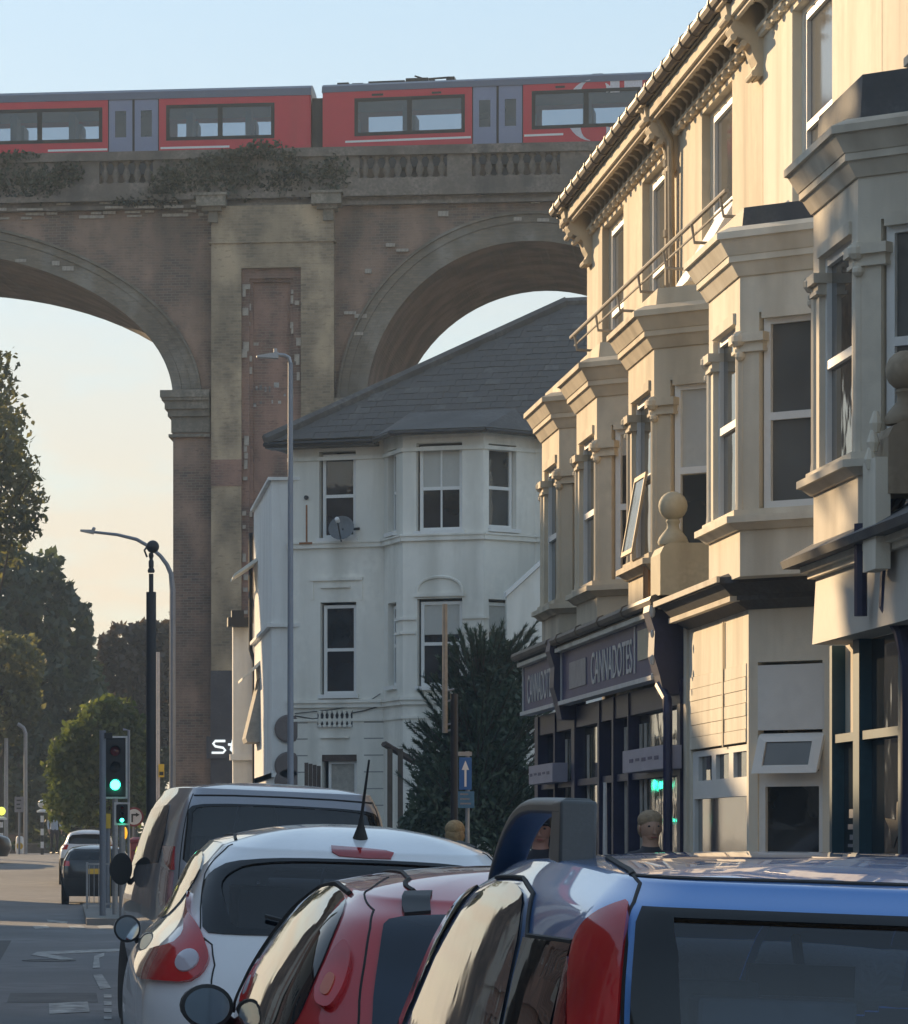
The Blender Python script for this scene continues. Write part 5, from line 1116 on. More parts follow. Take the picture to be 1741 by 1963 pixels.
b = MB(); b.lathe((.34, 2.2, .95), [(.185, 0), (.185, .02), (.155, .02), (.155, 0)], 20, (0, -.8, .5)); b.obj('steering_wheel', M['plastic'], blue, local=True)
skin_panel(sk, 'number_plate', [(-.3, .18), (.3, .18), (.3, .27), (-.3, .27)], 0, M['yellow'], blue, off=.012)
for sd in (-1, 1): wing_mirror(sk, blue, 1.98, .40, sd, Mb, sc=.9)
wheels(blue, .83, (.75, 3.28))
# --- red city car
sk = SK_red; loc, yaw, roll = CARS['red'][1:]
red = car_thing('red_car', 'glossy red small hatchback with black glass tailgate beside the blue car', loc, yaw, roll, group='cars queueing in the near lane')
Mr = paint('paint_red', (.40, .008, .014), .05, .28)
skin_body(sk, 'body', Mr, red, nq=120, nh=90)
skin_panel(sk, 'tailgate_glass', rounded(mirrored([(-.45, .905), (-.745, .868), (-.825, .835), (-.805, .742), (-.777, .561), (-.771, .449), (-.74, .42)]), 1), 0, M['glass_blue'], red, off=.006, st=.05)
for sd in (-1, 1): skin_panel(sk, 'tailgate_hinge', [(.878, 1.06), (.745, 1.09), (.655, .90), (.755, .875)], sd, M['plastic'], red, off=.012, st=.03, thick=.014)
sw_ = [(1.10, .88), (1.05, .80), (1.03, .70), (1.035, .60), (1.06, .52), (1.10, .47), (1.80, .44), (1.76, .70), (1.66, .93), (1.45, .975), (1.25, .955)]
side_pair(sk, 'side_window', rounded(sw_, 2), M['car_glass'], red, off=.006)
side_pair(sk, 'front_window', [(1.84, .45), (2.04, .46), (2.05, .60), (1.90, .88), (1.78, .9)], M['car_glass'], red, off=.006)
side_pair(sk, 'windscreen', [(2.14, .55), (2.2, .95), (3.0, .97), (3.0, .5), (2.45, .5)], M['car_glass'], red, off=.006)
for sd in (-1, 1):
    skin_line(sk, 'window_seal', [(1.80, .43), (1.74, .72), (1.67, .955), (1.45, .99), (1.24, .975)], sd, M['rubber'], red, r=.009, off=.003)
    skin_line(sk, 'tailgate_seam', [(1.33, 1.20), (1.16, 1.03), (.93, .91), (.878, .8), (.848, .68), (.825, .56), (.80, .3)], sd, M['rubber'], red, r=.0035)
    skin_line(sk, 'roof_strip', [(1.85, 1.26), (1.4, 1.29), (1.20, 1.26), (.88, 1.12)], sd, M['rubber'], red, r=.008, off=.0)
    skin_panel(sk, 'tail_light', rounded([(.985, .575), (.925, .56), (.89, .62), (.90, .70), (.955, .745), (.99, .70), (1.0, .63)], 2), sd, M['lens_red'], red, off=.020, st=.02, thick=.028)
    skin_panel(sk, 'indicator', rounded([(.975, .60), (.935, .59), (.925, .64), (.965, .65)], 2), sd, mat('lens_orange%d' % sd, (.55, .10, .03), .15, coat=1), red, off=.024, st=.02, thick=.01)
    wing_mirror(sk, red, 1.70, .43, sd, M['plastic'], sc=.86, out=-.01, up=.03)
wheels(red, .85, (.62, 2.85), .29)
# --- white crossover
sk = SK_white; loc, yaw, roll = CARS['white'][1:]
white = car_thing('white_car', 'white crossover with boomerang tail lights and stubby roof aerial ahead of the red car', loc, yaw, roll, group='cars queueing in the near lane')
Mw = paint('paint_white', (.72, .74, .77), 0, .35)
WR = rounded(mirrored([(-.30, .938), (-.663, .925), (-.925, .885), (-1.05, .809), (-1.085, .752), (-1.015, .667), (-.943, .578), (-.80, .572), (-.45, .575)]), 1)
WS = [(2.14, .6), (2.2, .95), (3.0, .97), (3.0, .55), (2.45, .55)]
skin_body(sk, 'body', Mw, white, holes=[(shrink(WR, .9), 0), (shrink(WS, .92), 1), (shrink(WS, .92), -1)], nq=120, nh=100)
skin_ring(sk, 'rear_window_border', WR, .86, 0, M['car_glass'], white)
seats(white, .66, (.95, 1.8), mat('seat_dark', (.09, .09, .10), .9, vary=.2), 1.40)
M['tint_dark'] = clear('tint_dark', (.30, .36, .44), .03)
skin_panel(sk, 'rear_window', shrink(WR, .955), 0, M['tint_dark'], white, off=-.001, st=.05, thick=0)
skin_line(sk, 'wiper', [(.05, .585), (-.3, .60), (-.62, .64)], 0, M['plastic'], white, r=.009, off=.018)
skin_panel(sk, 'brake_light', [(-.255, 1.09), (0, 1.068), (.217, 1.035), (.275, 1.0), (.233, .955), (.034, .955), (-.167, .965), (-.232, .994)], 0, M['lens_red'], white, off=.006, st=.04)
tl = [(1.25, .72), (1.12, .655), (1.02, .62), (.934, .573), (.862, .508), (.839, .462), (.851, .408), (.906, .372), (1.037, .372), (1.25, .372), (1.335, .405), (1.36, .455), (1.22, .492), (1.04, .512), (1.02, .56), (1.10, .62), (1.20, .69)]
side_pair(sk, 'tail_light', rounded(tl, 1), M['lens_red'], white, off=.022, st=.03, thick=.03)
for sd in (-1, 1):
    c = sk.P(.925, .452, sd); nn = sk.N(.925, .452, sd); MB().lathe(c + nn * .015, [(.052, 0), (.05, .012), (.03, .02), (0, .022)], 20, nn).obj('reversing_lamp', M['lens_clear'], white, local=True, smooth=True)
    skin_line(sk, 'hatch_seam', [(1.08, 1.03), (1.12, .80), (1.03, .665), (.95, .57), (.86, .53), (.815, .448), (.81, .2)], sd, M['rubber'], white, r=.004)
    skin_line(sk, 'roof_strip', [(1.7, 1.12), (1.42, 1.16), (1.2, 1.1)], sd, M['rubber'], white, r=.008)
    wing_mirror(sk, white, 1.72, .50, sd, Mw, sc=.62, capz=1.2, up=.03, out=-.01)
side_pair(sk, 'side_window', rounded([(1.23, .80), (1.30, .885), (1.42, .92), (1.66, .92), (1.78, .70), (1.82, .585), (1.5, .60), (1.30, .70)], 1), M['car_glass'], white, off=.006)
side_pair(sk, 'windscreen', WS, M['tint'], white, off=.002, thick=0)
p = sk.P(0.03, 1.30, 1); MB().lathe(p, [(.034, -.01), (.024, .02), (.014, .05), (.009, .08), (.005, .09)], 12, (0, -.25, 1)).tube([p + Vector((0, -.02, .08)), p + Vector((.015, -.12, .31))], [.007, .004]).obj('aerial', M['rubber'], white, local=True, smooth=True)
skin_panel(sk, 'handle_bar', [(-.42, .40), (.42, .40), (.42, .425), (-.42, .425)], 0, M['lens_clear'], white, off=.012, st=.05)
wheels(white, .87, (.72, 3.25), .34)
# --- silver van
sk = SK_van; loc, yaw, roll = CARS['van'][1:]
van = car_thing('silver_van', 'silver passenger van with wide dark rear window ahead of the white crossover', loc, yaw, roll, 'van', group='cars queueing in the near lane')
Mv = paint('paint_silver', (.30, .31, .35), .45, .35)
VR = rounded([(-1.02, .80), (-.7, .835), (0, .845), (.7, .835), (1.02, .80), (.96, .70), (.93, .53), (0, .525), (-.93, .53), (-.96, .70)], 1)
skin_body(sk, 'body', Mv, van, holes=[(shrink(VR, .92), 0), (shrink(WS, .92), 1), (shrink(WS, .92), -1)], nq=120, nh=90)
skin_ring(sk, 'rear_window_border', VR, .9, 0, M['car_glass'], van)
seats(van, .78, (1.2, 2.2, 3.0), mat('seat_van', (.08, .08, .09), .9, vary=.2), 1.62)
skin_panel(sk, 'rear_window', shrink(VR, .965), 0, M['tint_dark'], van, off=-.001, st=.06, thick=0)
side_pair(sk, 'tail_light', [(1.34, .612), (1.15, .612), (1.06, .527), (1.18, .527), (1.26, .55)], M['lens_red'], van, off=.012, thick=.016)
side_pair(sk, 'lower_light', [(1.31, .539), (1.19, .525), (1.07, .52), (1.06, .35), (1.26, .335), (1.30, .436)], mat('lens_pink', (.42, .22, .24), .2, coat=1), van, off=.012, thick=.016)
side_pair(sk, 'side_window', [(1.42, .82), (1.35, .66), (1.36, .55), (1.9, .53), (1.95, .60), (1.88, .80)], M['car_glass'], van, off=.006)
side_pair(sk, 'windscreen', WS, M['tint'], van, off=.002, thick=0)
for sd in (-1, 1):
    skin_line(sk, 'tailgate_seam', [(1.04, .93), (1.02, .80), (.97, .5), (.95, .2)], sd, M['rubber'], van, r=.005)
    wing_mirror(sk, van, 1.72, .47, sd, M['plastic'], glassm='plastic', sc=1.0, capz=1.7, up=.08, out=-.02)
skin_line(sk, 'spoiler_edge', [(-1.0, .91), (-.5, .93), (0, .935), (.5, .93), (1.0, .91)], 0, M['rubber'], van, r=.008)
wheels(van, .92, (.95, 3.9), .34)
# --- cars beyond the signals, and one turning at the far left
def far_car(name, label, sk, loc, yaw, pm, cat='car', lights=True):
    t = car_thing(name, label, loc, yaw, 0, cat, group='cars beyond the traffic lights')
    skin_body(sk, 'body', pm, t, nq=48, nh=36)
    skin_panel(sk, 'rear_window', mirrored([(-.3, .93), (-.9, .88), (-.98, .75), (-.93, .60), (-.45, .59)]), 0, M['car_glass'], t, off=.008, st=.1)
    side_pair(sk, 'side_window', [(1.23, .80), (1.42, .92), (1.7, .90), (1.9, .60), (1.4, .60)], M['car_glass'], t, off=.008, st=.1)
    side_pair(sk, 'windscreen', [(2.14, .6), (2.2, .95), (3.0, .97), (3.0, .55), (2.45, .55)], M['car_glass'], t, off=.008, st=.15)
    side_pair(sk, 'tail_light', [(1.16, .58), (.90, .56), (.88, .42), (1.16, .42)], M['lens_red'], t, off=.01, st=.1)
    skin_panel(sk, 'bumper', mirrored([(-.05, .22), (-1.25, .22), (-1.25, .02), (-.05, .02)]), 0, M['plastic'], t, off=.02, st=.1)
    skin_panel(sk, 'number_plate', [(-.35, .27), (.35, .27), (.35, .36), (-.35, .36)], 0, M['yellow'], t, off=.012)
    wheels(t, .87, (.72, 3.2), .35); return t
p = px(148, 1700, 114); far_car('white_estate', 'white tall estate car driving away beyond the traffic island', SK_white, (.62, 114, gz(114)), 0, Mw)
far_car('black_car', 'small black hatchback driving away just past the signals', SK_red, (.72, 97, gz(97)), 0, paint('paint_black', (.012, .012, .014), 0, .3))
far_car('brown_car', 'dark car crossing at the far junction on the left edge', SK_white, (-6.0, 132.5, gz(132)), -84, paint('paint_brown', (.06, .045, .035), .3, .35))
# ------------------------------------------------------------------ street furniture
def pole(b, u, v0, v1, Y, r, base=None, n=8):
    a = px(u, v0, Y); z0 = gz(Y) if v1 is None else px(u, v1, Y)[2]; b.tube([(a.x, Y, z0), (a.x, Y, a.z)], r, n)
def post_thing(name, label, cat, u, Y, group=None): 
    x = (u - VU) * Y / FL; return thing(name, label, cat, (x, Y, gz(Y)), group=group)
# tall lamp column before the corner house
t = post_thing('street_lamp', 'tall slim grey lamp column with flat lantern in front of the corner house', 'street lamp', 557, 70, 'street lamps')
b = MB(); a = px(557, 690, 70); b.tube([(a.x, 70, .12), (a.x, 70, 1.2), (a.x, 70, 1.25), (a.x, 70, a.z - .05)], [.09, .09, .062, .045], 10); b.obj('column', M['pole_grey'], t, smooth=True)
b = MB(); q = px(528, 681, 70); b.tube([(a.x, 70, a.z - .06), (a.x - .03, 70, a.z + .04), (a.x - .1, 70, a.z + .08), (q.x, 70, q.z + .01)], .035, 8); b.obj('arm', M['steel'], t, smooth=True)
b = MB(); q1 = px(492, 683, 70); b.hexa([(q1.x, 69.93, q1.z - .02), (q.x + .05, 69.9, q.z - .06), (q.x + .05, 70.1, q.z - .06), (q1.x, 70.07, q1.z - .02), (q1.x, 69.93, q1.z + .01), (q.x + .05, 69.9, q.z + .05), (q.x + .05, 70.1, q.z + .05), (q1.x, 70.07, q1.z + .01)]); b.box(q.x - .03, q.x + .03, 69.97, 70.03, q.z + .05, q.z + .12)
b.obj('lantern', M['steel'], t)
# camera pole
t = post_thing('camera_pole', 'black stepped pole with globe camera housing left of the viaduct pier', 'camera pole', 290, 75)
b = MB(); x = px(290, 0, 75).x; zz = lambda v: px(0, v, 75)[2]
b.tube([(x, 75, gz(75)), (x, 75, zz(1135))], .098, 12); b.tube([(x, 75, zz(1135)), (x, 75, zz(1100))], .045, 10); b.lathe((x, 75, zz(1098)), [(.06, 0), (.07, .04), (.05, .09)], 12); b.obj('column', M['pole_black'], t, smooth=True)
b = MB(); b.lathe((x, 75, zz(1092)), [(.03, 0), (.05, .06), (.05, .16), (.03, .20), (.05, .26), (.04, .32)], 12); b.ball((x + .03, 75, zz(1048)), .125, 16); b.tube([(x - .08, 75, zz(1068)), (x - .13, 75, zz(1055)), (x - .02, 75, zz(1040))], .02, 6); b.obj('camera', M['pole_black'], t, smooth=True)
# curved-arm lamp behind it
t = post_thing('street_lamp', 'lamp column with long curved arm against the pale sky by the viaduct', 'street lamp', 331, 98, 'street lamps')
b = MB(); P_ = [px(u, v, 98) for u, v in ((331, 1500), (331, 1130), (328, 1100), (320, 1082), (308, 1066), (290, 1050), (262, 1034), (225, 1025), (180, 1020))]; P_[0].z = .12
b.tube(P_, [.085, .075, .06, .055, .05, .045, .045, .04, .035], 8); b.obj('column', M['pole_grey'], t, smooth=True)
b = MB(); p = px(180, 1020, 98); q = px(154, 1017, 98); b.hexa([(q.x, 97.9, q.z - .02), (p.x, 97.85, p.z - .05), (p.x, 98.15, p.z - .05), (q.x, 98.1, q.z - .02), (q.x, 97.9, q.z + .02), (p.x, 97.85, p.z + .05), (p.x, 98.15, p.z + .05), (q.x, 98.1, q.z + .02)]); b.ball((p.x, 98, p.z + .08), .05, 8); b.obj('lantern', M['steel'], t)
# traffic signals
def signal(label, u, Y, v0, v1, w, lit=.80, group='green traffic lights'):
    t = post_thing('traffic_light', label, 'traffic light', u, Y, group); x = px(u, 0, Y).x; z1, z0 = px(0, v0, Y)[2], px(0, v1, Y)[2]; h = z1 - z0
    b = MB(); b.tube([(x, Y + .1, gz(Y) + .1), (x, Y + .1, z1 - .1)], .057, 10); b.obj('post', M['steel'], t)
    k = MB(); F = Fr((x, Y, 0), (1, 0, 0), (0, -1, 0)); k.fbox(F, -w / 2 + .04, w / 2 - .04, -.06, .0, z0 + .04, z1 - .04); bd = k.obj('backing_board', M['black'], t, bevel=.03)
    k = MB(); k.wall(F, -w / 2, w / 2, z0, z1, -.055, .012, [(-w / 2 + .035, w / 2 - .035, z0 + .035, z1 - .035)]); k.obj('board_border', M['sign_white'], bd)
    for j, m in ((0, 'lens_dark'), (1, 'plastic'), (2, 'green_lamp')):
        zc = z1 - h * (.24, .50, .78)[j]; r = h * .078
        MB().lathe((x, Y - .02, zc), [(r, 0), (r, .03), (r * .6, .05), (0, .055)], 24, (0, -1, 0)).obj('signal_lens', M[m], t, smooth=True)
        v = MB(); n = 14
        for i in range(n):
            a0, a1 = R(-20 + 220 * i / n), R(-20 + 220 * (i + 1) / n); pts = [(math.cos(a0), math.sin(a0)), (math.cos(a1), math.sin(a1))]
            v.add([(x + c * r * 1.15, Y - o * (.26 if s > .2 else .12), zc + s * r * 1.15) for o in (0, 1) for c, s in pts], [(0, 1, 3, 2)])
        v.obj('visor', M['black'], t)
    return t
signal('tall white bordered traffic light showing green on the island post', 221, 78.2, 1411, 1531, .49)
signal('small lower traffic light showing green behind the island railing', 234, 75.5, 1538, 1582, .30)
t = post_thing('signal_post', 'plain grey post with black loudspeaker box beside the tall traffic light', 'post', 197, 77)
b = MB(); x = px(197, 0, 77).x; b.tube([(x, 77, .1), (x, 77, px(0, 1400, 77)[2])], .065, 10); b.obj('post', M['pole_grey'], t, smooth=True)
p = px(208, 1410, 77); MB().box(p.x - .08, p.x + .08, 76.9, 77.1, p.z - .06, p.z + .05).obj('box', M['black'], t)
t = post_thing('thin_post', 'thin pale post with small lamp arm rising behind the tall traffic light', 'post', 246, 88)
b = MB(); x = px(247, 0, 88).x; b.tube([(x, 88, .1), (x, 88, px(0, 1400, 88)[2]), (x - .13, 88, px(0, 1398, 88)[2])], .028, 8); b.obj('post', M['steel'], t)
for u, v0, v1, Y, lab in ((207, 1560, 1588, 86, 'upper'), (207, 1614, 1655, 86.3, 'lower')):
    t = thing('yellow_sleeve', 'yellow post sleeve, %s of the two by the traffic light' % lab, 'bollard', px(u, v1, Y), group='yellow sleeves by the signals'); a, c = px(u, v0, Y), px(u, v1, Y)
    MB().tube([(a.x, Y, gz(Y) + .13 if lab == 'lower' else c.z), (a.x, Y, a.z)], .06, 10).obj('sleeve', M['yellow'], t)
    if lab == 'upper': MB().tube([(a.x, Y + .02, .13), (a.x, Y + .02, c.z)], .05, 8).obj('post', M['pole_grey'], t)
t = post_thing('no_right_turn_sign', 'round white no right turn sign with red rim beyond the traffic lights', 'road sign', 257, 118)
p = px(257, 1566, 118); b = MB().tube([(p.x, 118.05, gz(118)), (p.x, 118.05, p.z + .3)], .04); b.obj('post', M['pole_grey'], t)
MB().lathe((p.x, 118, p.z), [(.29, 0), (.29, .03)], 28, (0, -1, 0)).obj('rim', M['red_dark'], t); d = MB().lathe((p.x, 117.96, p.z), [(.235, 0), (.235, .006)], 24, (0, -1, 0)).obj('plate', M['white'], t)
b = MB(); F = Fr((p.x, 117.94, p.z), (1, 0, 0), (0, -1, 0)); b.fbox(F, -.08, -.03, 0, .01, -.16, .08); b.fbox(F, -.08, .08, 0, .01, .04, .09); b.ext([F(.06, 0, .0), F(.17, 0, .065), F(.06, 0, .13)], (0, -.01, 0)); b.obj('arrow', M['black'], t)
# guard railing of the island
def railing(label, x0, x1, Y, z1, group='pedestrian guard rails at the island'):
    t = thing('guard_railing', label, 'railing', (x0, Y, .13), group=group)
    for za in (z1 - .04, .22): MB().box(x0, x1, Y - .02, Y + .02, za, za + .04).obj('rail', M['steel'], t)
    n = int((x1 - x0) / .1)
    k = MB().box(-.007, .007, -.007, .007, 0, z1 - .28).obj('bar', M['steel'], t, local=True); k.location = (.05, 0, .1)
    for i in range(1, n): inst('bar', k.data, t, (.05 + i * .1, 0, .1))
    for x in (x0, x1): MB().box(x - .025, x + .025, Y - .025, Y + .025, .1, z1 + .02).obj('post', M['steel'], t)
railing('grey barred guard railing nearest the black car', .42, 1.25, 84.6, 1.12); railing('grey barred guard railing behind the dark van mirror', 1.30, 2.2, 84.6, 1.12)
t = thing('control_cabinet', 'squat dark grey control cabinet on the island behind the railing', 'cabinet', (1.62, 86.5, .13))
MB().box(1.25, 2.0, 86.2, 86.7, .13, 1.0).obj('cabinet_body', M['plastic'], t, bevel=.03); MB().box(1.22, 2.03, 86.17, 86.73, 1.0, 1.05).obj('lid', M['steel'], t)
t = post_thing('warning_lamp', 'small amber lamp glowing under the lower traffic light', 'lamp', 238, 106); p = px(238, 1597, 106)
MB().ball(p, .12, 12, (.8, .6, 1.5)).obj('lamp', M['amber'], t, smooth=True); MB().tube([(p.x, 106, gz(106)), (p.x, 106, p.z - .1)], .04).obj('post', M['pole_grey'], t)
t = post_thing('post_box', 'dark red pillar box half hidden beside the far railing', 'post box', 263, 112)
p = px(263, 1608, 112); b = MB().lathe((p.x, 112, gz(112)), [(.24, 0), (.24, .1), (.21, .12), (.21, p.z - gz(112) - .12), (.25, p.z - gz(112) - .1), (.25, p.z - gz(112) - .02), (.12, p.z - gz(112) + .05)], 20); b.obj('pillar', M['red_dark'], t, smooth=True); MB().box(p.x - .12, p.x + .12, 111.76, 111.8, p.z - .35, p.z - .31).obj('slot', M['black'], t)
t = post_thing('yellow_sign', 'narrow yellow notice on a pale pole right of the black camera pole', 'sign', 305, 101)
b = MB(); x = px(303, 0, 101).x; b.tube([(x, 101, gz(101)), (x, 101, px(0, 1250, 101)[2])], .05, 8); b.obj('post', mat('pale_pole', (.55, .48, .45), .5), t)
p, q = px(304, 1465, 101), px(311, 1490, 101); MB().box(p.x, q.x + .05, 100.85, 100.92, q.z, p.z).obj('notice', M['yellow'], t); MB().box(p.x + .02, q.x + .03, 100.84, 100.85, q.z + .05, q.z + .14).obj('print', M['black'], t)
# far left: lamp posts, plate, beacon, bollard, low wall
for u, v, lab in ((12, 1415, 'pale straight'), (49, 1405, 'hooked')):
    t = post_thing('far_lamp', '%s lamp post standing before the dark trees at the far left' % lab, 'street lamp', u, 149, 'far lamp posts'); p = px(u, v, 149)
    b = MB(); pts = [(p.x, 149, gz(149)), (p.x, 149, p.z)]; 
    if lab == 'hooked': pts += [(p.x - .08, 149, p.z + .2), (p.x - .3, 149, p.z + .35)]
    b.tube(pts, .075, 8); b.obj('column', M['steel'], t)
t = post_thing('route_sign', 'pale rectangular route sign on the hooked far lamp post', 'sign', 38, 147); p, q = px(28, 1527, 147), px(46, 1557, 147)
MB().box(p.x, q.x, 146.9, 146.95, q.z, p.z).obj('plate', M['plate_dim'], t); MB().tube([((p.x + q.x) / 2, 147, gz(147)), ((p.x + q.x) / 2, 147, p.z)], .04).obj('post', M['pole_grey'], t)
b = MB(); 
for k in range(4): b.box(p.x + .08, q.x - .1 - .04 * (k % 2), 146.89, 146.9, q.z + .12 + k * .15, q.z + .17 + k * .15)
b.obj('lettering', M['plastic'], t)
def beacon(u, Y, v0, lab, globe):
    t = post_thing('belisha_beacon', lab, 'crossing beacon', u, Y, 'crossing beacons'); p = px(u, v0, Y); n = 7; z0 = gz(Y)
    for k in range(n): MB().tube([(p.x, Y, z0 + (p.z - .2 - z0) * k / n), (p.x, Y, z0 + (p.z - .2 - z0) * (k + 1) / n)], .06, 10).obj('band', M['white' if k % 2 else 'black'], t)
    MB().ball((p.x, Y, p.z), .16, 14).obj('globe', globe, t, smooth=True)
    MB().lathe((p.x, Y, p.z - .32), [(.2, 0), (.2, .06), (.08, .12)], 14).obj('collar', M['white'], t)
beacon(81, 146, 1541, 'black and white banded beacon pole before the dark trees', M['white'])
beacon(3, 145, 1555, 'beacon with yellow green globe at the left edge of the picture', emit('beacon_yellow', (.7, .75, .12), .7))
t = post_thing('keep_left_bollard', 'white and yellow illuminated bollard on the far traffic island', 'bollard', 38, 151)
p = px(38, 1605, 151); b = MB(); b.lathe((p.x, 151, gz(151)), [(.14, 0), (.16, .12), (.14, .62), (.10, .68)], 16); b.obj('shell', M['white'], t, smooth=True); MB().lathe((p.x, 150.84, gz(151) + .30), [(.13, 0), (.13, .02)], 18, (0, -1, 0)).obj('disc', M['yellow'], t)
lw = thing('garden_wall', 'low brown wall on the far left behind the crossing car', 'wall', (-4, 154, gz(154))); MB().box(-8, -1.7, 154, 154.4, gz(154) - .1, 1.85).obj('wall', M['brown_brick'], lw); MB().box(-8.05, -1.65, 153.95, 154.45, 1.85, 1.92).obj('coping', M['old_stone'], lw)
bw_ = thing('boundary_wall', 'low grey wall under the dark trees beyond the junction', 'wall', (0, 157, gz(157))); MB().box(-1.6, 8, 157, 157.4, gz(157) - .1, 1.45).obj('wall', M['parapet_stone'], bw_); MB().box(-1.65, 8.05, 156.95, 157.45, 1.45, 1.51).obj('coping', M['old_stone'], bw_)
# one-way sign, poles in front of the conifer
t = post_thing('one_way_sign', 'blue one way arrow sign over a small blue plate by the conifer', 'road sign', 892, 58)
x = px(897, 0, 58).x; zz = lambda v: px(0, v, 58)[2]; b = MB().tube([(x, 58.05, .12), (x, 58.05, zz(1440))], .032, 8).box(x - .16, x + .06, 58.0, 58.08, zz(1449), zz(1441)); b.obj('post', M['steel'], t)
F = Fr((0, 57.97, 0), (1, 0, 0), (0, -1, 0)); xa, xb = px(880, 0, 58).x, px(904, 0, 58).x
MB().fbox(F, xa, xb, -.02, .0, zz(1514), zz(1452)).obj('arrow_plate', M['sign_blue'], t, bevel=.005)
xm = (xa + xb) / 2; b = MB(); b.fbox(F, xm - .016, xm + .016, .001, .004, zz(1508), zz(1472)); b.ext([F(xm - .055, .001, zz(1476)), F(xm + .055, .001, zz(1476)), F(xm, .001, zz(1458))], (0, -.003, 0)); b.obj('arrow', M['white'], t)
xa, xb = px(878, 0, 58).x, px(909, 0, 58).x; MB().fbox(F, xa, xb, -.02, .0, zz(1549), zz(1517)).obj('lower_plate', mat('blue_plate', (.06, .17, .30), .5), t, bevel=.005)
b = MB(); 
for k, c in enumerate('abc'): b.fbox(F, xa + .03, xb - .05 - .02 * k, .001, .003, zz(1542 - 9 * k), zz(1539 - 9 * k))
b.obj('lettering', M['plate_dim'], t)
t = post_thing('black_post', 'thick black post with a thin grey mast on top before the conifer', 'post', 870, 56)
x = px(871, 0, 56).x; zz = lambda v: px(0, v, 56)[2]; MB().tube([(x, 56, .12), (x, 56, zz(1330))], .055, 10).obj('column', M['pole_black'], t, smooth=True)
x2 = px(853, 0, 56).x; b = MB().tube([(x2, 56, zz(1405)), (x2, 56, zz(1158))], [.042, .036], 8); b.obj('mast', M['mast'], t, smooth=True)
b = MB()
for v in (1402, 1390, 1345, 1325): b.tube([(x2, 56, zz(v)), (x, 56, zz(v - 4))], .015, 6)
b.obj('bracket', M['steel'], t)
t = post_thing('white_post', 'slim white post standing on the pavement behind the blue roof rail', 'post', 1160, 30); p = px(1160, 1500, 30); MB().tube([(p.x, 30, .12), (p.x, 30, p.z)], [.028, .014], 8).obj('post', M['sign_white'], t, smooth=True)

# ------------------------------------------------------------------ trees and plants
LEAF = {'dark': leafmat('leaf_dark', (.065, .10, .065), (.12, .16, .10), .5), 'mid': leafmat('leaf_mid', (.075, .11, .045), (.15, .18, .07), .5), 'light': leafmat('leaf_light', (.11, .17, .06), (.22, .27, .10), .5),
        'conifer': leafmat('leaf_conifer', (.055, .095, .06), (.105, .15, .09), .25), 'purple': leafmat('leaf_purple', (.085, .065, .055), (.14, .10, .08), .4), 'ivy': leafmat('leaf_ivy', (.045, .062, .04), (.10, .115, .075), .25), 'edge': leafmat('leaf_edge', (.12, .14, .07), (.26, .26, .12), .6)}
import numpy as np
def foliage(name, blobs, n, size, m, parent, seed, gap=.0, up=0.0, aspect=.55, stuff=False, shell=.55):
    g = np.random.default_rng(seed); B = np.array([(*c, *(r if isinstance(r, tuple) else (r, r, r))) for c, r in blobs], float)
    wgt = (B[:, 3] * B[:, 4] * B[:, 5]) ** .8; k = g.choice(len(B), n, p=wgt / wgt.sum())
    d = g.normal(size=(n, 3)); d /= np.linalg.norm(d, axis=1)[:, None]; rr = (shell + (1 - shell) * g.random(n)) ** .7 * (1 + .16 * np.sin(7 * d[:, 0] + 3 * k) * np.sin(6 * d[:, 2] + k))
    c = B[k, :3] + d * B[k, 3:] * rr[:, None]
    a = g.normal(size=(n, 3)) + d * .4; a[:, 2] += up; a /= np.linalg.norm(a, axis=1)[:, None]
    t = np.cross(a, g.normal(size=(n, 3))); t /= np.linalg.norm(t, axis=1)[:, None]; nn = np.cross(a, t)
    s = size * (.6 + .8 * g.random(n))[:, None]; w = s * aspect
    V_ = np.stack([c - a * s * .5, c + t * w * .5 + nn * w * .12, c + a * s * .5, c - t * w * .5 + nn * w * .12], 1).reshape(-1, 3)
    if parent is not None: V_ = V_ - np.array(wm(parent).translation)
    me = bpy.data.meshes.new(name); me.vertices.add(4 * n); me.vertices.foreach_set('co', V_.astype('f').ravel()); me.loops.add(4 * n); me.loops.foreach_set('vertex_index', np.arange(4 * n, dtype='i'))
    me.polygons.add(n); me.polygons.foreach_set('loop_start', np.arange(0, 4 * n, 4, dtype='i')); me.polygons.foreach_set('loop_total', np.full(n, 4, 'i')); me.update(); me.validate(); me.materials.append(m)
    o = bpy.data.objects.new(name, me); C.objects.link(o)
    if parent is not None: o.parent = parent; WM[o] = wm(parent)
    if stuff: o['kind'] = 'stuff'
    return o
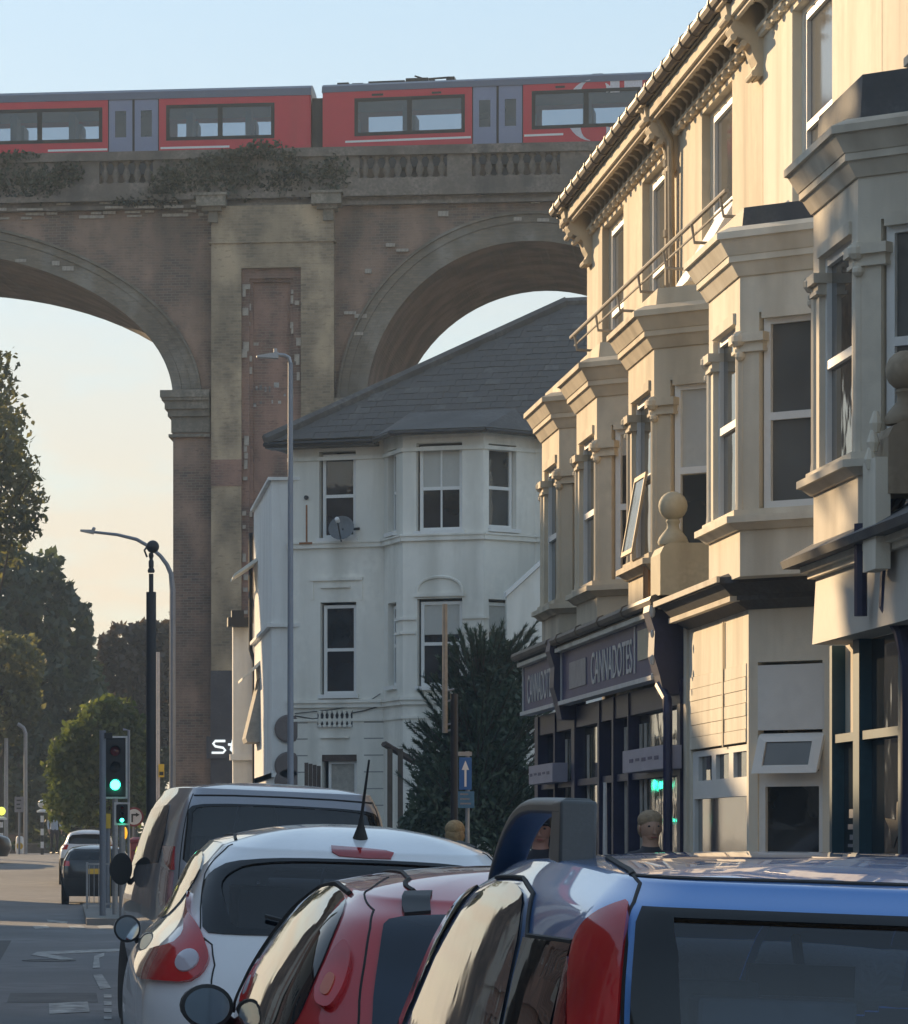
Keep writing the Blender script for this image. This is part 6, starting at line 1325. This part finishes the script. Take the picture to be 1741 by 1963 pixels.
def tree(label, u, Y, blobs, n, size, m, seed, trunk_r=.25, name='broadleaf_tree', group=None, limbs=7, **kw):
    """blobs in picture terms at distance Y: (u, v, radius px across, radius px up, depth offset m)"""
    x = (u - VU) * Y / FL; t = thing(name, label, 'tree', (x, Y, gz(Y)), group=group); k = Y / FL; BB = []
    for bu, bv, ru, rv, dy in blobs: p = px(bu, bv, Y + dy); BB.append(((p.x, p.y, p.z), (ru * k, (ru + rv) / 2 * k, rv * k)))
    foliage('crown', BB, n, size, m, t, seed, **kw)
    b = MB(); top = max(c[2] for c, _ in BB); r2 = random.Random(seed)
    b.tube([(x, Y, gz(Y) - .1), (x + .1, Y, gz(Y) + (top - gz(Y)) * .35), (x - .05, Y + .1, gz(Y) + (top - gz(Y)) * .7), (x, Y, top)], [trunk_r * 1.25, trunk_r, trunk_r * .6, .05], 9)
    for i in range(limbs):
        c, r = BB[i % len(BB)]; f = r2.uniform(.3, .7); s = Vector((x, Y, gz(Y) + (top - gz(Y)) * f)); e = Vector(c) + Vector((r2.uniform(-.5, .5) * r[0], r2.uniform(-.5, .5) * r[1], r2.uniform(-.2, .5) * r[2]))
        b.tube([s, s.lerp(e, .5) + Vector((0, 0, r2.uniform(0, .6))), e], [trunk_r * .4, trunk_r * .25, .03], 6)
    b.obj('trunk', M['bark'], t, smooth=True); return t
G_ = 'trees beyond the viaduct'
tree('tall loose leafed tree at the left edge against the bright sky', -30, 138, [(-25, 800, 75, 150, 0), (10, 930, 70, 130, 1), (-40, 960, 110, 160, 0), (20, 1010, 60, 60, -1), (0, 740, 35, 80, 0), (-10, 860, 60, 100, -1), (45, 940, 45, 95, 0), (25, 830, 40, 80, 1), (65, 985, 32, 55, 0)], 5200, .27, LEAF['edge'], 3, .14, group=G_, shell=.25)
tree('large dark rounded tree mass behind the left arch', 40, 165, [(30, 1170, 110, 130, 0), (100, 1210, 85, 110, 1), (-60, 1180, 120, 140, 2), (60, 1340, 150, 140, 1), (0, 1440, 160, 140, 0), (140, 1330, 60, 90, 2), (40, 1560, 130, 60, 3)], 22000, .42, LEAF['dark'], 5, .25, group=G_, shell=.62)
tree('dark dense trees filling the arch behind the lamp poles', 150, 178, [(170, 1400, 110, 130, 0), (260, 1420, 90, 120, 0), (90, 1480, 140, 140, 2), (200, 1530, 120, 80, 1), (-20, 1520, 140, 110, 3), (120, 1590, 160, 50, 3)], 19000, .42, LEAF['dark'], 6, .25, group=G_, shell=.6)
tree('brownish purple leaved tree between the dark tree and the pier', 250, 172, [(235, 1245, 50, 50, 0), (290, 1250, 50, 65, 0), (215, 1285, 35, 45, 0), (300, 1340, 60, 90, 1), (340, 1260, 50, 80, 1)], 7000, .40, LEAF['purple'], 7, group=G_)
tree('lit green young tree behind the tall traffic light', 200, 128, [(195, 1430, 85, 85, 0), (150, 1480, 65, 80, 0), (240, 1420, 50, 70, 0), (215, 1370, 45, 40, 0), (130, 1540, 45, 50, -1), (190, 1540, 80, 50, 0), (250, 1520, 40, 70, 0)], 12000, .22, LEAF['light'], 8, .16, group=G_, shell=.45)
tree('pale sunlit bushy tree low at the left edge', -10, 150, [(20, 1280, 65, 70, 0), (-10, 1360, 80, 80, 0), (40, 1350, 45, 50, 0)], 5000, .30, LEAF['edge'], 9, group=G_)
# dark conifer in front of the corner house
Yc = 75.0; cx_ = (895 - VU) * Yc / FL
t = thing('conifer', 'dark bushy conifer with upswept branches before the corner house', 'tree', (cx_, Yc, .12))
b = MB(); b.tube([(cx_, Yc, .1), (cx_ + .05, Yc, 2.5), (cx_ + .3, Yc, 5.2)], [.16, .1, .02], 8); bl = []; r2 = random.Random(12); k = Yc / FL
tips = []
for i in range(230):
    hgt = r2.uniform(.2, 1) ** .9; v = 1640 - hgt * 430; wL = 150 * min(1, (1.12 - hgt) * 2.2) ** .6; wR = 150 * min(1, (1.1 - hgt) * 3.0) ** .5; off = 55 * hgt
    ph = r2.uniform(0, 2 * math.pi); e = px(895 + off + (wR if math.cos(ph) > 0 else wL) * math.cos(ph) * r2.uniform(.75, 1.05), v - r2.uniform(0, 25), Yc + 1.5 * math.sin(ph) * min(1, (1.12 - hgt) * 2))
    s = Vector((cx_ + .3 * hgt, Yc, max(.5, e.z - r2.uniform(.6, 1.3)))); mid = s.lerp(e, .6) - Vector((0, 0, .12)); b.tube([s, mid, e], [.03, .02, .006], 5); tips.append((s, mid, e))
b.obj('trunk', M['bark'], t, smooth=True)
g = np.random.default_rng(4); n = 34000; ti = g.integers(0, len(tips), n); A = np.array([[tuple(p) for p in tp] for tp in tips]); f = g.random(n) ** .6
base = np.where((f < .5)[:, None], A[ti, 0] + (A[ti, 1] - A[ti, 0]) * (f * 2)[:, None], A[ti, 1] + (A[ti, 2] - A[ti, 1]) * ((f - .5) * 2)[:, None]); ax = A[ti, 2] - A[ti, 1]; ax /= np.linalg.norm(ax, axis=1)[:, None]
d = g.normal(size=(n, 3)); d = d - ax * (d * ax).sum(1)[:, None]; d /= np.linalg.norm(d, axis=1)[:, None]; dirv = ax * .9 + d * .7; dirv /= np.linalg.norm(dirv, axis=1)[:, None]; ln = (.10 + .10 * g.random(n))[:, None] * (1.15 - .4 * f[:, None]); tw = np.cross(dirv, d); tw /= np.linalg.norm(tw, axis=1)[:, None]
V_ = np.stack([base - tw * .013, base + tw * .013, base + dirv * ln], 1).reshape(-1, 3) - np.array(t.location)
me = bpy.data.meshes.new('needles'); me.from_pydata(V_.tolist(), [], np.arange(3 * n).reshape(-1, 3).tolist()); me.materials.append(LEAF['conifer']); o = bpy.data.objects.new('needles', me); C.objects.link(o); o.parent = t
fx = px(930, 1450, Yc); bl = []
for u, v, ru, rv in ((900, 1560, 130, 90), (905, 1480, 110, 80), (925, 1400, 95, 70), (945, 1330, 70, 60), (955, 1270, 45, 50), (820, 1600, 60, 50), (990, 1560, 60, 90)): p = px(u, v, Yc); bl.append(((p.x, p.y, p.z), (ru * k, min(1.1, ru * k), rv * k)))
foliage('inner_foliage', bl, 26000, .13, LEAF['conifer'], t, 77, aspect=.42, shell=.3, up=.4)
# a tall street tree on the far kerb 
tree('tall broad street tree on the opposite pavement past the brick houses', 130 - 9 * FL / 58, 58, [(130 - 9 * FL / 58, VV - 14 * FL / 58, 250, 420, 0), (130 - 9.4 * FL / 58, VV - 11 * FL / 58, 230, 240, 0), (130 - 8.8 * FL / 58, VV - 17 * FL / 58, 190, 250, -1)], 1500, .5, LEAF['mid'], 41, .3, name='street_tree', shell=.2)
# growth on the viaduct parapet
def growth(label, spots, n, seed, name='ivy'):
    c0 = spots[0]; s0, z0 = V(c0[0], c0[1], -.4); loc = P0 + VD * s0 + VN * -.4; t = thing(name, label, 'ivy', (loc.x, loc.y, z0), group='plants growing on the viaduct parapet'); BB = []
    for u, v, ru, rv in spots: s, z = V(u, v, -.35); p = P0 + VD * s + VN * -.30; BB.append(((p.x, p.y, z), (ru * .0147, .22, rv * .0147)))
    foliage('leaves', BB, n, .12, LEAF['ivy'], t, seed, aspect=.7, shell=.15)
    b = MB(); 
    for (p, r) in BB: b.tube([(p[0], p[1] + .15, p[2] - r[2]), (p[0] + .1, p[1], p[2] + r[2] * .6)], .015, 5)
    b.obj('stem', M['bark'], t)
growth('dark ivy mat hanging over the parapet at the left edge', [(20, 345, 75, 38), (90, 350, 60, 38), (-60, 340, 70, 45), (130, 330, 35, 28), (30, 300, 60, 14)], 2600, 21)
growth('straggling ivy over the parapet above the broad pilaster', [(330, 345, 45, 42), (390, 340, 55, 45), (310, 375, 45, 25), (250, 385, 40, 12), (470, 345, 60, 40), (560, 340, 60, 42), (640, 335, 45, 40), (430, 310, 60, 24)], 3600, 22)
growth('bush growing above the parapet in front of the red train', [(500, 288, 50, 22), (455, 296, 40, 14), (545, 296, 40, 14)], 1100, 23)
tag(foliage('verge_plants', [((-3.4, 153, gz(153) + .3), (1.6, .6, .3)), ((1.5, 156, gz(156) + .3), (2.6, .8, .4))], 1500, .2, LEAF['mid'], None, 31), kind='stuff')

# ------------------------------------------------------------------ people
def person(label, x, Y, yaw=0, h=1.75, top=(.05, .05, .07), legs=(.03, .03, .04), hair=(.08, .06, .04), skin=(.45, .27, .20), cap=None, z0=.12, bald=0, group='people on the pavement'):
    t = thing('person', label, 'person', (x, Y, z0), R(yaw), group); k = h / 1.75
    J = {'pel': (0, 0, .95, .135), 'bel': (0, -.01, 1.12, .125), 'che': (0, 0, 1.32, .145), 'nk0': (0, .01, 1.47, .075), 'nk1': (0, 0, 1.54, .058), 'hd': (0, -.01, 1.62, .09)}
    vs, es, rs = [], [], []
    def vtx(p, r): vs.append(tuple(c * k for c in p)); rs.append(r * k); return len(vs) - 1
    ids = {n_: vtx(p[:3], p[3]) for n_, p in J.items()}
    for a, c in (('pel', 'bel'), ('bel', 'che'), ('che', 'nk0'), ('nk0', 'nk1'), ('nk1', 'hd')): es.append((ids[a], ids[c]))
    for sd in (-1, 1):
        ch = [((sd * .19, 0, 1.42), .062), ((sd * .25, .02, 1.14), .045), ((sd * .26, -.10, .92), .035), ((sd * .26, -.14, .84), .03)]; pr = ids['che']
        for p, r in ch: i = vtx(p, r); es.append((pr, i)); pr = i
        ch = [((sd * .10, 0, .86), .095), ((sd * .11, -.03, .50), .062), ((sd * .11, .02, .10), .045), ((sd * .12, -.12, .035), .038)]; pr = ids['pel']
        for p, r in ch: i = vtx(p, r); es.append((pr, i)); pr = i
        for q in range(5):                               # fingers
            o = .018 * (q - 2); pr2 = len(vs) - 5 if False else None
        w = None
    me = bpy.data.meshes.new('body'); me.from_pydata(vs, es, []); o = bpy.data.objects.new('body', me); C.objects.link(o)
    m = o.modifiers.new('skin', 'SKIN'); m.use_smooth_shade = True
    for i, v in enumerate(me.skin_vertices[0].data): v.radius = (rs[i], rs[i]); v.use_root = (i == 0)
    s_ = o.modifiers.new('sub', 'SUBSURF'); s_.levels = 2; s_.render_levels = 2
    dg = bpy.context.evaluated_depsgraph_get(); me2 = bpy.data.meshes.new_from_object(o.evaluated_get(dg)); bpy.data.objects.remove(o)
    mt, mp_, ms = mat('cloth', top, .9, vary=.15, scale=8), mat('trousers', legs, .9, vary=.15, scale=8), mat('flesh', skin, .55, vary=.06, scale=12)
    me2.materials.clear()
    for q in (mt, mp_, ms): me2.materials.append(q)
    for p in me2.polygons:
        z = p.center.z / k; p.material_index = 2 if z > 1.50 or (abs(p.center.x) / k > .17 and z < .95 and abs(p.center.x) / k > .2) else (1 if z < .93 else 0); p.use_smooth = True
    bo = bpy.data.objects.new('body', me2); C.objects.link(bo); bo.parent = t; WM[bo] = wm(t)
    b = MB(); b.ball((0, -.005 * k, 1.645 * k), .1 * k, 20, (.80, .98, 1.08)); b.ball((0, -.03 * k, 1.585 * k), .064 * k, 14, (.85, .9, .8)); hd = b.obj('head', ms, t, local=True, smooth=True, ang=180)
    b = MB(); b.ext([(-.016 * k, -.095 * k, 1.60 * k), (.016 * k, -.095 * k, 1.60 * k), (.0, -.098 * k, 1.66 * k)], (0, -.03 * k, -.008 * k)); b.obj('nose', ms, hd, local=True, bevel=.006)
    for sd in (-1, 1):
        MB().ball((sd * .032 * k, -.088 * k, 1.652 * k), .013 * k, 8, (1.2, .6, .7)).obj('eye', M['black'], hd, local=True)
        MB().ball((sd * .083 * k, .005 * k, 1.635 * k), .028 * k, 8, (.35, .7, 1.1)).obj('ear', ms, hd, local=True, smooth=True)
        for q in range(5):
            b = MB(); px_, py_ = sd * (.26 - .0) * k, (-.14 + .016 * (q - 2)) * k; ll = (.055, .07, .078, .07, .055)[q] * k
            if q == 0: b.tube([(sd * .25 * k, -.155 * k, .85 * k), (sd * .235 * k, -.185 * k, .82 * k), (sd * .235 * k, -.19 * k, .79 * k)], [.012 * k, .011 * k, .008 * k], 6)
            else: b.tube([(px_, py_, .825 * k), (px_ - sd * .004, py_ - .008, .825 * k - ll * .5), (px_ - sd * .02, py_ - .014, .825 * k - ll)], [.011 * k, .010 * k, .007 * k], 6)
            b.obj('finger', ms, bo, local=True, smooth=True)
        MB().box(sd * .12 * k - .045, sd * .12 * k + .045, -.20 * k, .07 * k, 0, .07 * k).obj('shoe', M['black'], t, local=True, bevel=.02)
    MB().box(-.022 * k, .022 * k, -.098 * k, -.088 * k, 1.565 * k, 1.571 * k).obj('mouth', M['red_dark'], hd, local=True)
    hm = mat('hair', hair, .8, vary=.3, scale=30, bump=.4)
    if cap:
        cm = mat('cap', cap, .8); b = MB(); b.ball((0, .0, 1.70 * k), .105 * k, 20, (.84, 1.0, .72)); b.ball((0, -.12 * k, 1.685 * k), .075 * k, 14, (.95, 1.0, .12)); b.obj('cap', cm, hd, local=True, smooth=True, ang=180)
    b = MB(); b.ball((0, .012 * k, 1.698 * k), .110 * k, 20, (.86, .98, .80 - .06 * bald)); b.ball((0, .045 * k, 1.64 * k), .09 * k, 16, (1.0, .8, 1.1)); b.obj('hair', hm, hd, local=True, smooth=True, ang=180)
    return t
person('person with thick blond hair seen from behind in front of the conifer', px(872, 0, 34).x, 34, 175, 1.63, (.10, .09, .12), hair=(.42, .30, .16))
person('person in a dark cap on the pavement seen under the roof rail', px(1036, 0, 28).x, 28, -10, 1.66, (.03, .03, .04), cap=(.012, .012, .018), skin=(.40, .20, .15))
person('person with short fair hair facing the queue beside the shop', px(1247, 0, 28.5).x, 28.5, 8, 1.68, (.05, .05, .06), hair=(.34, .25, .16), skin=(.46, .28, .20), bald=1)
person('person in a pale blue shirt standing far off by the crossing', px(104, 0, 150).x, 150, 20, 1.75, (.45, .52, .62), (.015, .015, .03), z0=gz(150), group='people on the pavement')

# ------------------------------------------------------------------ evening haze
m = bpy.data.materials.new('haze'); m.use_nodes = True; nt = m.node_tree; nt.nodes.remove(nt.nodes['Principled BSDF'])
pv = nt.nodes.new('ShaderNodeVolumePrincipled'); pv.inputs['Color'].default_value = (.74, .88, 1.0, 1); pv.inputs['Density'].default_value = .0006; pv.inputs['Anisotropy'].default_value = .2
nt.links.new(pv.outputs[0], nt.nodes['Material Output'].inputs['Volume'])
tag(MB().box(-610, 610, -70, 910, -1.0, 33).obj('haze', m), kind='stuff')
SC.cycles.volume_bounces = 1; SC.cycles.volume_step_rate = 4
